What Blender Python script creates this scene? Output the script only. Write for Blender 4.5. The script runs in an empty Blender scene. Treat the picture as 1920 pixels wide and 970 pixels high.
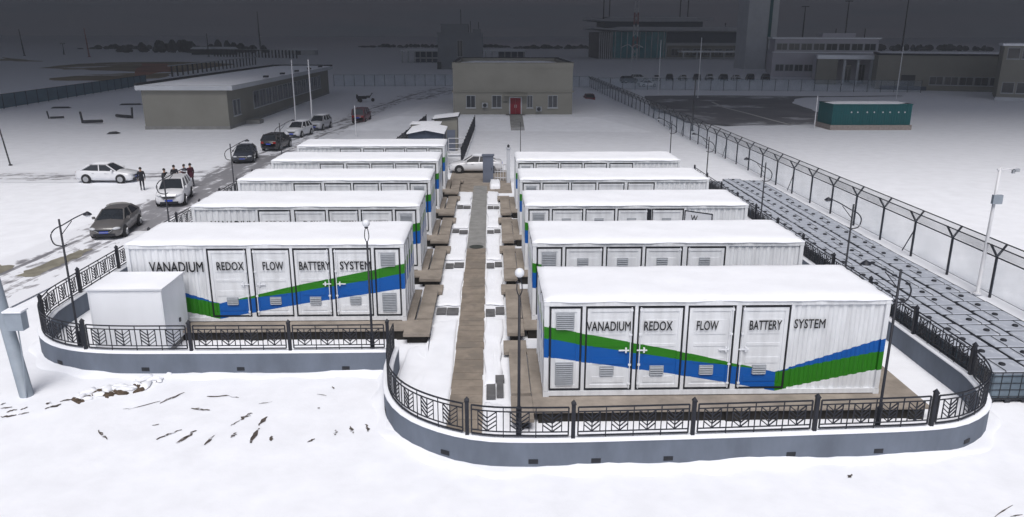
import bpy, math, random
from mathutils import Vector, Matrix
random.seed(7)
R = math.radians
scene = bpy.context.scene
col = scene.collection

# ------------------------------------------------------------------ camera, sky light, sun, exposure
cam_data = bpy.data.cameras.new('camera')
cam = bpy.data.objects.new('camera', cam_data)
col.objects.link(cam)
PITCH, YAW, ROLL = 0.2841, 0.0275, 0.0025
cyw, syw, cpt, spt = math.cos(YAW), math.sin(YAW), math.cos(PITCH), math.sin(PITCH)
rt = Vector((cyw, -syw, 0)); fw = Vector((cpt*syw, cpt*cyw, -spt)); up = Vector((spt*syw, spt*cyw, cpt))
r2 = rt*math.cos(ROLL) + up*math.sin(ROLL); u2 = up*math.cos(ROLL) - rt*math.sin(ROLL)
m = Matrix.Identity(4)
for i in range(3):
    m[i][0], m[i][1], m[i][2] = r2[i], u2[i], -fw[i]
m[2][3] = 11.2838
cam.matrix_world = m
cam_data.sensor_fit = 'HORIZONTAL'
cam_data.sensor_width = 36.0
cam_data.lens = 36.0*1431.49/1920.0
cam_data.clip_end = 20000
cam_data.clip_start = 0.5
scene.camera = cam

world = bpy.data.worlds.new('World')
scene.world = world
world.use_nodes = True
wn = world.node_tree
bg = wn.nodes['Background']
sk = wn.nodes.new('ShaderNodeTexSky')
sk.sky_type = 'NISHITA'
sk.sun_disc = False
SUN_EL, SUN_AZ = R(60), R(184)          # sun stands high behind the camera
sk.sun_elevation = SUN_EL
sk.sun_rotation = SUN_AZ
sk.air_density = 1.0; sk.dust_density = 4.0
wn.links.new(sk.outputs[0], bg.inputs[0])
bg.inputs[1].default_value = 0.05

sd = bpy.data.lights.new('sun', 'SUN')
sun = bpy.data.objects.new('sun', sd)
col.objects.link(sun)
sd.energy = 1.5
sd.angle = R(30)
sd.color = (1.0, 0.985, 0.98)
to_sun = Vector((math.sin(SUN_AZ)*math.cos(SUN_EL), math.cos(SUN_AZ)*math.cos(SUN_EL), math.sin(SUN_EL)))
sun.rotation_euler = to_sun.to_track_quat('Z', 'Y').to_euler()
sun.location = (0, -20, 60)

vs = scene.view_settings
vs.view_transform = 'Standard'; vs.look = 'None'; vs.gamma = 1; vs.use_curve_mapping = False
vs.exposure = 0.82
scene.cycles.max_bounces = 5
scene.cycles.volume_bounces = 0
SKY_GLOW = 0.0275

# ------------------------------------------------------------------ helpers
class MB:
    def __init__(s): s.v = []; s.f = []
    def add(s, vs, fs):
        o = len(s.v); s.v += [tuple(p) for p in vs]; s.f += [tuple(o+i for i in f) for f in fs]; return s
    def box(s, x0, x1, y0, y1, z0, z1):
        return s.add([(x0,y0,z0),(x1,y0,z0),(x1,y1,z0),(x0,y1,z0),(x0,y0,z1),(x1,y0,z1),(x1,y1,z1),(x0,y1,z1)],
                     [(0,3,2,1),(4,5,6,7),(0,1,5,4),(1,2,6,5),(2,3,7,6),(3,0,4,7)])
    def tube(s, pts, r, n=6, caps=True):
        pts = [Vector(p) for p in pts]
        rs = r if isinstance(r, (list, tuple)) else [r]*len(pts)
        rings = []
        for i, p in enumerate(pts):
            a = pts[max(i-1, 0)]; b = pts[min(i+1, len(pts)-1)]
            d = (b-a).normalized()
            ref = Vector((0,0,1)) if abs(d.z) < .9 else Vector((1,0,0))
            e1 = d.cross(ref).normalized(); e2 = d.cross(e1).normalized()
            off = math.pi/4 if n == 4 else 0
            rings.append([p + (e1*math.cos(off+2*math.pi*k/n) + e2*math.sin(off+2*math.pi*k/n))*rs[i] for k in range(n)])
        vs = [q for ring in rings for q in ring]; fs = []
        for i in range(len(pts)-1):
            for k in range(n):
                fs.append((i*n+k, i*n+(k+1)%n, (i+1)*n+(k+1)%n, (i+1)*n+k))
        if caps:
            fs.append(tuple(range(n))); fs.append(tuple(range((len(pts)-1)*n, len(pts)*n)))
        return s.add(vs, fs)
    def lathe(s, prof, c, axis='z', n=16):
        c = Vector(c); vs = []; fs = []
        for (r, h) in prof:
            for k in range(n):
                a = 2*math.pi*k/n
                p = {'z': Vector((r*math.cos(a), r*math.sin(a), h)), 'y': Vector((r*math.cos(a), h, r*math.sin(a))),
                     'x': Vector((h, r*math.cos(a), r*math.sin(a)))}[axis]
                vs.append(c+p)
        for i in range(len(prof)-1):
            for k in range(n):
                fs.append((i*n+k, i*n+(k+1)%n, (i+1)*n+(k+1)%n, (i+1)*n+k))
        fs.append(tuple(range(n))); fs.append(tuple(range((len(prof)-1)*n, len(prof)*n)))
        return s.add(vs, fs)
    def prism(s, poly, z0, z1):
        n = len(poly)
        vs = [(x,y,z0) for x,y in poly] + [(x,y,z1) for x,y in poly]
        fs = [tuple(range(n-1,-1,-1)), tuple(range(n,2*n))] + [(i,(i+1)%n,n+(i+1)%n,n+i) for i in range(n)]
        return s.add(vs, fs)
    def sheet(s, poly, z):
        return s.add([(x,y,z) for x,y in poly], [tuple(range(len(poly)))])
    def build(s, name, m, parent=None, smooth=False, loc=None):
        me = bpy.data.meshes.new(name)
        me.from_pydata(s.v, [], s.f)
        ms = m if isinstance(m, (list, tuple)) else [m]
        for q in ms:
            if q: me.materials.append(q)
        if smooth:
            me.polygons.foreach_set('use_smooth', [True]*len(me.polygons))
        me.update()
        o = bpy.data.objects.new(name, me)
        col.objects.link(o)
        if parent: o.parent = parent
        if loc: o.location = loc
        return o

def tag(o, label=None, cat=None, group=None, kind=None):
    if label: o['label'] = label
    if cat: o['category'] = cat
    if group: o['group'] = group
    if kind: o['kind'] = kind
    return o
def empty(name, loc, rz=0, **k):
    o = bpy.data.objects.new(name, None)
    o.empty_display_size = .3
    o.location = loc; o.rotation_euler = (0,0,rz)
    col.objects.link(o)
    return tag(o, **k)
KIDS = {}
def copy_tree(o, loc, rz=None, label=None):
    c = o.copy(); col.objects.link(c); c.location = loc
    if rz is not None: c.rotation_euler = (0,0,rz)
    if label: c['label'] = label
    for ch in list(o.children):
        d = ch.copy(); col.objects.link(d); d.parent = c
        for g in list(ch.children):
            e = g.copy(); col.objects.link(e); e.parent = d
    return c
def struct(o): o['kind'] = 'structure'; return o

MATS = {}
def mat(name, c, rough=.6, var=.12, scale=3.0, bump=0.0, metal=0.0, stretch=(1,1,1), spec=.3, c2=None, thr=None):
    """noisy paint / stone / snow; c2 = second colour shown where the noise passes thr"""
    if name in MATS: return MATS[name]
    M = bpy.data.materials.new(name); M.use_nodes = True
    nt = M.node_tree; b = nt.nodes['Principled BSDF']
    tc = nt.nodes.new('ShaderNodeTexCoord'); mp = nt.nodes.new('ShaderNodeMapping')
    mp.inputs['Scale'].default_value = stretch
    nt.links.new(tc.outputs['Object'], mp.inputs[0])
    n = nt.nodes.new('ShaderNodeTexNoise'); n.inputs['Scale'].default_value = scale
    n.inputs['Detail'].default_value = 6; n.inputs['Roughness'].default_value = .6
    nt.links.new(mp.outputs[0], n.inputs['Vector'])
    rp = nt.nodes.new('ShaderNodeValToRGB')
    lo = [max(0,x*(1-var)) for x in c]; hi = [min(1,x*(1+var)) for x in c]
    rp.color_ramp.elements[0].position = .3; rp.color_ramp.elements[0].color = (*lo,1)
    rp.color_ramp.elements[1].position = .7; rp.color_ramp.elements[1].color = (*hi,1)
    nt.links.new(n.outputs[0], rp.inputs[0])
    out = rp.outputs[0]
    if c2:
        n2 = nt.nodes.new('ShaderNodeTexNoise'); n2.inputs['Scale'].default_value = scale*.6
        n2.inputs['Detail'].default_value = 8; n2.inputs['Roughness'].default_value = .65
        nt.links.new(mp.outputs[0], n2.inputs['Vector'])
        r3 = nt.nodes.new('ShaderNodeValToRGB')
        r3.color_ramp.elements[0].position = thr-.04; r3.color_ramp.elements[0].color = (0,0,0,1)
        r3.color_ramp.elements[1].position = thr+.04; r3.color_ramp.elements[1].color = (1,1,1,1)
        nt.links.new(n2.outputs[0], r3.inputs[0])
        mx = nt.nodes.new('ShaderNodeMixRGB'); mx.inputs[2].default_value = (*c2,1)
        nt.links.new(r3.outputs[0], mx.inputs[0]); nt.links.new(out, mx.inputs[1]); out = mx.outputs[0]
    nt.links.new(out, b.inputs['Base Color'])
    b.inputs['Roughness'].default_value = rough; b.inputs['Metallic'].default_value = metal
    b.inputs['Specular IOR Level'].default_value = spec
    if bump:
        bp = nt.nodes.new('ShaderNodeBump'); bp.inputs['Strength'].default_value = bump; bp.inputs['Distance'].default_value = .05
        nt.links.new(n.outputs[0], bp.inputs['Height']); nt.links.new(bp.outputs[0], b.inputs['Normal'])
    MATS[name] = M
    return M

M_SNOW  = mat('snow', (.84,.86,.91), .75, .05, .9, .5)
M_SNOWR = mat('roof_snow', (.86,.88,.93), .75, .03, 1.3, .25)
M_WHITE = mat('white_paint', (.80,.82,.86), .45, .04, 1.5, stretch=(1,1,.25))
M_TRIM  = mat('white_trim', (.74,.76,.80), .45, .04, 2.0)
M_GREYL = mat('louvre_grey', (.33,.35,.38), .5, .1, 4)
M_RUB   = mat('black_seal', (.018,.02,.026), .6, .2, 4)
M_IRON  = mat('black_iron', (.016,.018,.026), .5, .25, 6)
M_STEEL = mat('dark_steel', (.03,.033,.04), .5, .2, 5)
M_WALLG = mat('grey_render', (.135,.158,.20), .8, .20, .9, .15, stretch=(1,1,.45))
M_CONC  = mat('brown_concrete', (.27,.235,.20), .85, .25, 1.4, .2)
M_CONCG = mat('grey_concrete', (.24,.24,.235), .85, .2, 1.8, .2)
M_SHADE  = mat('underside_shade', (.02,.018,.016), .9, .3, 3)  # near-black colour stands in for the shade under decks and landings
M_TXT   = mat('black_lettering', (.012,.012,.014), .5, .1, 4)
M_TAN   = mat('tan_render', (.225,.22,.195), .85, .08, .35)
M_GREYB = mat('pale_grey_render', (.50,.52,.56), .85, .08, .3)
M_GLASS = mat('dark_glass', (.025,.03,.04), .12, .3, .8, spec=.6)
M_TEALG = mat('teal_glass', (.02,.21,.26), .15, .3, .4, spec=.6)
M_TEAL  = mat('teal_sheet', (.0,.085,.095), .55, .08, 1.2, stretch=(6,6,.3))
M_RED   = mat('red_door_paint', (.20,.006,.018), .5, .15, 2)
M_BRICK = mat('pale_brick', (.30,.26,.24), .9, .25, 5)
M_POLEW = mat('white_pole', (.62,.63,.66), .5, .08, 3)
M_POLEG = mat('grey_pole', (.26,.30,.35), .5, .1, 2)
M_SOIL  = mat('bare_soil', (.08,.066,.058), .95, .5, 6, .5, c2=(.6,.61,.65), thr=.56)
M_RUBBER= mat('tyre_rubber', (.02,.02,.022), .8, .2, 8)
M_RIM   = mat('alloy_rim', (.45,.46,.48), .35, .1, 5, metal=.6)
M_CARGL = mat('car_glass', (.02,.024,.03), .08, .2, 2, spec=.6)
M_PLATE = mat('blue_plate', (.03,.07,.45), .4, .1, 5)
M_LAMPG = mat('headlamp_glass', (.55,.57,.6), .15, .1, 6)
M_TAILR = mat('tail_lamp_red', (.25,.01,.01), .2, .1, 6)
M_GLOBE = mat('frosted_globe', (.72,.74,.78), .25, .03, 5)
M_FWOOD = mat('far_wood', (.03,.035,.04), .95, .3, .05)
M_ROADR = mat('wet_asphalt', (.15,.15,.165), .6, .25, .12, c2=(.55,.56,.6), thr=.58)
M_KERB  = mat('kerb_stone', (.5,.5,.5), .8, .1, 1)
M_GRASSB= mat('brown_grass', (.27,.215,.14), .95, .3, .06, c2=(.72,.73,.77), thr=.6)
M_REDSO = mat('red_earth', (.34,.15,.10), .95, .3, .06)
M_BACKG = mat('roof_edge_dark', (.03,.033,.04), .8, .2, 1)
M_NAVY  = mat('navy_sheet', (.05,.065,.10), .6, .15, 1.5)
M_SLATE = mat('slate_cabinet', (.13,.15,.20), .5, .1, 1.5)

def ring_noise(x, y):
    return (math.sin(x*1.7+y*.6)+math.sin(x*.53-y*1.1+2)+math.sin(y*2.3+x*.9+1))/3

# ------------------------------------------------------------------ the setting: sky, ground, roads
def make_sky():
    # an added cloud slab; sky in view, its unseen near edge placed to darken the distance
    top = 160; ux = [-7000,-6000,6000,7000]
    prof = [(20,106),(44,94),(110,90),(900,90),(4500,90),(5600,65),(6000,-8)]
    mb = MB(); n = len(prof)
    xs = [-6000,-5600,-4500,-1200,-400,0,400,1200,4500,5600,6000]
    def under(x, y, z):
        a = abs(x)
        if a >= 6000: return -8
        if a >= 5600: return min(z, 65)
        return z + 3*ring_noise(x*.004, y*.003)*(z > 80)
    vs = [(x, y, under(x, y, z)) for (y, z) in prof for x in xs]
    k = len(xs); fs = []
    for i in range(n-1):
        for j in range(k-1): fs.append((i*k+j, i*k+j+1, (i+1)*k+j+1, (i+1)*k+j))
    o = len(vs)
    vs += [(x, y, top) for y in (20, 6000) for x in (-6000, 6000)]
    fs += [(o, o+1, o+3, o+2)]
    fs += [tuple(list(range(k)) + [o+1, o])]                       # near face
    fs += [tuple(list(range((n-1)*k, n*k)) + [o+3, o+2])]
    fs += [tuple([i*k for i in range(n)] + [o+2, o]), tuple([i*k+k-1 for i in range(n)] + [o+3, o+1])]
    mb.add(vs, fs)
    M = bpy.data.materials.new('added_cloud'); M.use_nodes = True
    nt = M.node_tree; b = nt.nodes['Principled BSDF']
    tc = nt.nodes.new('ShaderNodeTexCoord'); mp = nt.nodes.new('ShaderNodeMapping')
    mp.inputs['Scale'].default_value = (.0012, .0008, .006)
    n = nt.nodes.new('ShaderNodeTexNoise'); n.inputs['Scale'].default_value = 1.0; n.inputs['Detail'].default_value = 5
    rp = nt.nodes.new('ShaderNodeValToRGB')
    rp.color_ramp.elements[0].position = .32; rp.color_ramp.elements[0].color = (.80,.94,1.2,1)
    rp.color_ramp.elements[1].position = .68; rp.color_ramp.elements[1].color = (1.04,1.02,1.26,1)
    nt.links.new(tc.outputs['Object'], mp.inputs[0]); nt.links.new(mp.outputs[0], n.inputs['Vector']); nt.links.new(n.outputs[0], rp.inputs[0])
    nt.links.new(rp.outputs[0], b.inputs['Emission Color'])
    b.inputs['Emission Strength'].default_value = SKY_GLOW
    b.inputs['Base Color'].default_value = (.06,.065,.075,1); b.inputs['Roughness'].default_value = 1; b.inputs['Specular IOR Level'].default_value = 0
    return struct(mb.build('sky', M, smooth=False))
make_sky()

def hz(x, y):
    if not (-60 < x < 60 and 4 < y < 130): return -.01
    if -27 < x < -17.7 and y > 34 or (-45 < x < -17.7 and 58 < y < 68): return -.012
    if -17.6 < x < 15.6 and y > 18.2: return .02*ring_noise(x*.5, y*.5) - .04
    f = min(1, max(0, (y-4)/8))*min(1, (60-abs(x))/15)
    return (.03*ring_noise(x*.5, y*.5) + .035*ring_noise(x*1.3+3, y*1.1)*(y < 26) - .06)*f
def make_ground():
    xs = [-6500,-2500,-1000,-500,-250,-120,-70]; x = -45
    while x <= 45: xs.append(x); x += 1.0
    xs += [70,120,250,500,1000,2500,6500]
    ys = [-300,-60,-10,5]; y = 8
    while y < 40: ys.append(y); y += .6
    while y < 130: ys.append(y); y += 3
    ys += [130,160,200,260,340,450,600,900,1500,3000,6500]
    vs = [(x, y, hz(x, y)) for y in ys for x in xs]
    k = len(xs)
    fs = [(i*k+j, i*k+j+1, (i+1)*k+j+1, (i+1)*k+j) for i in range(len(ys)-1) for j in range(k-1)]
    return struct(MB().add(vs, fs).build('snow_ground', M_SNOW, smooth=True))
make_ground()

def ribbon(name, path, w, z, m, sub=1):
    vs, fs, uv = [], [], []
    P = [Vector((p[0], p[1])) for p in path]; L = 0
    for i, p in enumerate(P):
        d = (P[min(i+1, len(P)-1)] - P[max(i-1, 0)]).normalized(); nrm = Vector((-d.y, d.x))
        if i: L += (P[i]-P[i-1]).length
        ww = w[i] if isinstance(w, (list, tuple)) else w
        for sgn in (-1, 1):
            q = p + nrm*sgn*ww/2
            vs.append((q.x, q.y, z)); uv.append((sgn, L))
        if i: a = 2*i; fs.append((a-2, a-1, a+1, a))
    o = MB().add(vs, fs).build(name, m)
    ul = o.data.uv_layers.new(name='UVMap')
    for lp in o.data.loops: ul.data[lp.index].uv = uv[lp.vertex_index]
    return struct(o)

def slush_mat(name, asph, thr, edge):
    M = bpy.data.materials.new(name); M.use_nodes = True
    nt = M.node_tree; b = nt.nodes['Principled BSDF']; N = nt.nodes.new; Lk = nt.links.new
    uvn = N('ShaderNodeUVMap'); sp = N('ShaderNodeSeparateXYZ'); Lk(uvn.outputs[0], sp.inputs[0])
    def math_(op, a, b2=None, c=None):
        q = N('ShaderNodeMath'); q.operation = op
        for i, val in enumerate((a, b2, c)):
            if val is None: continue
            if isinstance(val, (int, float)): q.inputs[i].default_value = val
            else: Lk(val, q.inputs[i])
        return q.outputs[0]
    mp = N('ShaderNodeMapping'); mp.inputs['Scale'].default_value = (2.2, .22, 1); Lk(uvn.outputs[0], mp.inputs[0])
    n1 = N('ShaderNodeTexNoise'); n1.inputs['Scale'].default_value = 1.6; n1.inputs['Detail'].default_value = 8; n1.inputs['Roughness'].default_value = .65; n1.inputs['Distortion'].default_value = .6
    Lk(mp.outputs[0], n1.inputs['Vector'])
    tc = N('ShaderNodeTexCoord'); n2 = N('ShaderNodeTexNoise'); n2.inputs['Scale'].default_value = 1.3; n2.inputs['Detail'].default_value = 8
    Lk(tc.outputs['Object'], n2.inputs['Vector'])
    au = math_('ABSOLUTE', sp.outputs[0])
    # tyre tracks near |u| = .35 and .6
    t1 = math_('ABSOLUTE', math_('SUBTRACT', au, .36)); t1 = math_('LESS_THAN', t1, .06)
    val = math_('ADD', math_('MULTIPLY', n1.outputs[0], .65), math_('MULTIPLY', n2.outputs[0], .35))
    val = math_('ADD', val, math_('MULTIPLY', t1, .09))
    # towards the verges the snow closes in
    val = math_('SUBTRACT', val, math_('MULTIPLY', math_('POWER', au, 4.0), edge))
    rp = N('ShaderNodeValToRGB')
    rp.color_ramp.elements[0].position = thr-.05; rp.color_ramp.elements[0].color = (.82,.84,.89,1)
    rp.color_ramp.elements[1].position = thr+.06; rp.color_ramp.elements[1].color = (*asph,1)
    e = rp.color_ramp.elements.new(thr); e.color = (.42,.42,.45,1)
    Lk(val, rp.inputs[0]); Lk(rp.outputs[0], b.inputs['Base Color'])
    b.inputs['Roughness'].default_value = .55
    bp = N('ShaderNodeBump'); bp.inputs['Strength'].default_value = .4; bp.inputs['Distance'].default_value = .06; bp.invert = True
    Lk(val, bp.inputs['Height']); Lk(bp.outputs[0], b.inputs['Normal'])
    return M
M_SLUSH = slush_mat('slush_road', (.24,.24,.26), .43, .26)
M_SLUSH2 = slush_mat('rutted_snow', (.2,.2,.22), .545, .22)
ribbon('access_lane', [(-23.6,30),(-22.9,38),(-22.5,45)], 5.4, .004, M_SLUSH2)
ribbon('slush_lane', [(-22.5,45),(-22.3,52),(-22.1,62),(-21.9,75)], [5.4,5.2,5.6,5.6], .0, M_SLUSH)
ribbon('far_lane', [(-21.9,75),(-21,87),(-19.2,105),(-16,134),(-12,160),(-8,176)], [5.6,6,8,10,12,14], .004, M_SLUSH2)
ribbon('side_road', [(-80,65.2),(-50,63.6),(-34,63.2),(-24,64.5)], 5.0, .008, M_SLUSH2)

def irr(pts, amp=.12, sub=5, seed=1):
    rnd = random.Random(seed); out = []
    n = len(pts)
    for i in range(n):
        a, b = Vector(pts[i]), Vector(pts[(i+1) % n]); d = b-a; nr = Vector((-d.y, d.x)).normalized() if d.length else d
        for k in range(sub):
            p = a + d*(k/sub) + nr*rnd.uniform(-amp, amp) + d.normalized()*rnd.uniform(-amp, amp)*.4
            out.append((p.x, p.y))
    return out

# dark cleared road loop beyond the wire fence
struct(MB().sheet(irr([(30,152),(39,153),(66,151),(81,152.5),(81,151),(60,148),(56.5,143.5),(52.5,135),(50.9,120),(49,109),(46,103),(39.2,101.5),(31,100.5),(26.8,104),(26,125)], .5, 4, 3), .012).build('cleared_road', M_ROADR))
ribbon('kerb', [(39.24,136.98),(38.24,125.56),(38.86,116.66),(39.16,108.19),(39.55,100.82)], .5, .05, M_KERB)
# dead grass and red earth far out on the left
gb = MB()
for i, poly in enumerate([[(-157.16,278.47),(-164.52,319.96),(-156.53,339.43),(-121.32,348.03),(-100.26,310.98),(-98.31,247.91),(-114.55,254.86),(-137.12,266.10)],
                          [(-114.58,205.76),(-120.76,237.02),(-108.25,240.67),(-95.33,244.44),(-89.30,213.95),(-100.08,201.15)],
                          [(-218.93,357.76),(-249.19,407.68),(-213.97,373.78),(-193.97,344.50)]]):
    gb.sheet(irr(poly, 2.5, 4, 10+i), .02)
struct(gb.build('dead_grass', M_GRASSB))
struct(MB().sheet(irr([(-100.56,225.00),(-143.94,326.99),(-132.04,327.51),(-102.51,255.20)], 1.2, 4, 5), .03).build('red_earth', M_REDSO))
# soil showing through the snow in front
sb = MB()
def sliver(a, b, w, seed):
    rnd = random.Random(seed); a = Vector(a); b = Vector(b); d = b-a; nr = Vector((-d.y, d.x)).normalized()
    k = 6; left, right = [], []
    for i in range(k+1):
        t = i/k; ww = w*(.25+.75*math.sin(math.pi*min(max(t,.06),.94)))*rnd.uniform(.55,1.2)
        p = a + d*t + nr*rnd.uniform(-.3,.3)*w
        left.append(tuple(p+nr*ww/2)); right.append(tuple(p-nr*ww/2))
    pl = left + right[::-1]
    sb.add([(x, y, hz(x, y)+.014) for x, y in pl], [(i, i+1, 2*k-i, 2*k+1-i) for i in range(k)])
for i, (a, b, w) in enumerate([
    ((-11.75,20.70),(-11.22,20.15),.10),((-11.45,22.01),(-10.70,22.61),.05),((-10.67,22.46),(-10.18,23.25),.12),((-9.52,22.07),(-8.89,21.91),.16),((-9.32,22.92),(-8.60,22.95),.12),((-8.59,22.91),(-8.26,22.79),.10),
    ((-9.79,20.12),(-9.29,20.70),.12),((-9.13,19.89),(-8.82,20.63),.20),((-8.30,19.78),(-8.18,20.33),.10),((-7.90,20.90),(-7.72,21.23),.07),((-7.73,21.26),(-7.52,21.71),.20),((-7.05,20.88),(-6.97,21.45),.14),
    ((-7.01,19.84),(-7.02,20.72),.13),((-7.63,20.16),(-7.61,20.47),.12),((-6.45,19.95),(-6.46,20.23),.12),((-5.34,19.84),(-5.19,20.05),.09),((-4.64,20.25),(-4.66,20.57),.10),((-4.30,20.79),(-4.12,20.36),.10),
    ((-3.84,20.91),(-3.69,20.45),.10),((-15.17,21.63),(-14.74,21.73),.12),((-14.70,21.76),(-14.45,21.90),.09),((-15.52,22.20),(-15.19,22.27),.1),((-15.17,21.95),(-14.94,22.12),.12),((-14.82,22.08),(-14.69,22.26),.10),((-14.07,22.10),(-13.73,22.42),.16),((-14.22,22.43),(-14.15,22.58),.16),
    ((-13.88,22.61),(-13.59,22.79),.12),((9.49,17.66),(9.63,17.84),.1),((-10.26,20.95),(-10.09,21.05),.06),((12.32,15.92),(13.10,16.39),.04),((12.73,15.93),(13.08,15.99),.04),((-7.47,22.32),(-7.08,22.46),.05),((-15.65,22.43),(-15.57,22.57),.08),
    ((-11.63,22.05),(-11.45,22.11),.06),((-5.52,22.02),(-5.46,21.95),.08),((-5.75,22.96),(-5.42,22.84),.04),((-5.38,23.51),(-5.26,23.35),.07)]):
    sliver(a, b, w*.95, 40+i)
struct(sb.build('exposed_soil', M_SOIL))
# muddy puddle where the lane meets the corner
M_MUD = mat('mud_water', (.24,.225,.18), .35, .35, 1.2, .3)
struct(MB().sheet(irr([(-23.29,35.94),(-23.02,37.17),(-23.03,38.39),(-22.71,39.58),(-22.40,40.62),(-21.98,41.04),(-21.74,39.87),(-21.85,38.37),(-21.95,37.15),(-22.26,35.84)], .16, 4, 8), .014).build('puddle', M_MUD))
struct(MB().sheet(irr([(-25.58,37.49),(-25.06,37.95),(-24.14,37.74),(-24.02,36.74),(-24.57,35.88)], .14, 4, 9), .014).build('muddy_ground', M_MUD))
# a small heap of dug earth with snow clods
def clod(mb, x, y, r, seed, z=0):
    rnd = random.Random(seed); n = 9; rings = [(1.0,-.05),(.95,.22),(.6,.42),(.15,.5)]; vs = []; fs = []
    off = [rnd.uniform(.65,1.25) for _ in range(n)]; an = rnd.uniform(0,6)
    for (k, h) in rings:
        for j in range(n):
            t = 2*math.pi*j/n; q = r*k*off[j]*rnd.uniform(.88,1.1)
            px, py = 1.5*q*math.cos(t), .75*q*math.sin(t)
            vs.append((x+px*math.cos(an)-py*math.sin(an), y+px*math.sin(an)+py*math.cos(an), z+r*h*rnd.uniform(.8,1.2)))
    for i in range(len(rings)-1):
        for j in range(n): fs.append((i*n+j, i*n+(j+1)%n, (i+1)*n+(j+1)%n, (i+1)*n+j))
    fs.append(tuple(range(3*n, 4*n))); mb.add(vs, fs)
M_EARTH = mat('dug_earth', (.085,.062,.045), .95, .5, 5, .5)
em = empty('earth_heap', (0,0,0), label='small heap of brown dug earth with snow clods before the left wall', cat='earth heap')
ea, sn = MB(), MB(); rnd = random.Random(5)
for i in range(17):
    t = rnd.random(); x = -13.3+2.0*t+rnd.uniform(-.2,.2); y = 22.75+1.25*t+rnd.uniform(-.35,.35)*(1-abs(t-.5))
    clod(ea, x, y, rnd.uniform(.06,.20), 100+i, -.05)
for i in range(24):
    t = rnd.random(); x = -13.4+2.0*t+rnd.uniform(-.25,.25); y = 23.0+1.25*t+rnd.uniform(-.3,.4)
    clod(sn, x, y, rnd.uniform(.08,.22), 200+i, -.02)
ea.build('earth', M_EARTH, em); sn.build('snow_clods', M_SNOW, em, smooth=True)

# ------------------------------------------------------------------ plinth walls with ornamental railings
class Path:
    def __init__(s, pts, smooth=6):
        P = [Vector((p[0], p[1], 0)) for p in pts]; out = []
        for i in range(len(P)-1):
            p0 = P[max(i-1,0)]; p1 = P[i]; p2 = P[i+1]; p3 = P[min(i+2, len(P)-1)]
            for k in range(smooth):
                t = k/smooth
                out.append(.5*((2*p1)+(p2-p0)*t+(2*p0-5*p1+4*p2-p3)*t*t+(3*p1-p0-3*p2+p3)*t**3))
        out.append(P[-1]); s.p = out; s.s = [0]
        for a, b in zip(out, out[1:]): s.s.append(s.s[-1]+(b-a).length)
        s.L = s.s[-1]
    def at(s, d, off=0):
        d = min(max(d, 0), s.L-1e-6); i = 0
        while s.s[i+1] < d: i += 1
        a, b = s.p[i], s.p[i+1]; t = (d-s.s[i])/(s.s[i+1]-s.s[i])
        q = a+(b-a)*t; n = (b-a).normalized(); n = Vector((-n.y, n.x, 0))
        return q + n*off
    def near(s, x, y):
        return min(range(len(s.p)), key=lambda i: (s.p[i]-Vector((x,y,0))).length)
    def sweep(s, mb, prof, d0=0, d1=None, step=.5):
        d1 = s.L if d1 is None else d1; n = max(2, int((d1-d0)/step)+1)
        vs = []; fs = []; k = len(prof)
        for i in range(n):
            d = d0+(d1-d0)*i/(n-1)
            for (o, z) in prof:
                p = s.at(d, o); vs.append((p.x, p.y, z))
        for i in range(n-1):
            for j in range(k): fs.append((i*k+j, i*k+(j+1)%k, (i+1)*k+(j+1)%k, (i+1)*k+j))
        fs += [tuple(range(k)), tuple(range((n-1)*k, n*k))]
        mb.add(vs, fs)

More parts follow.
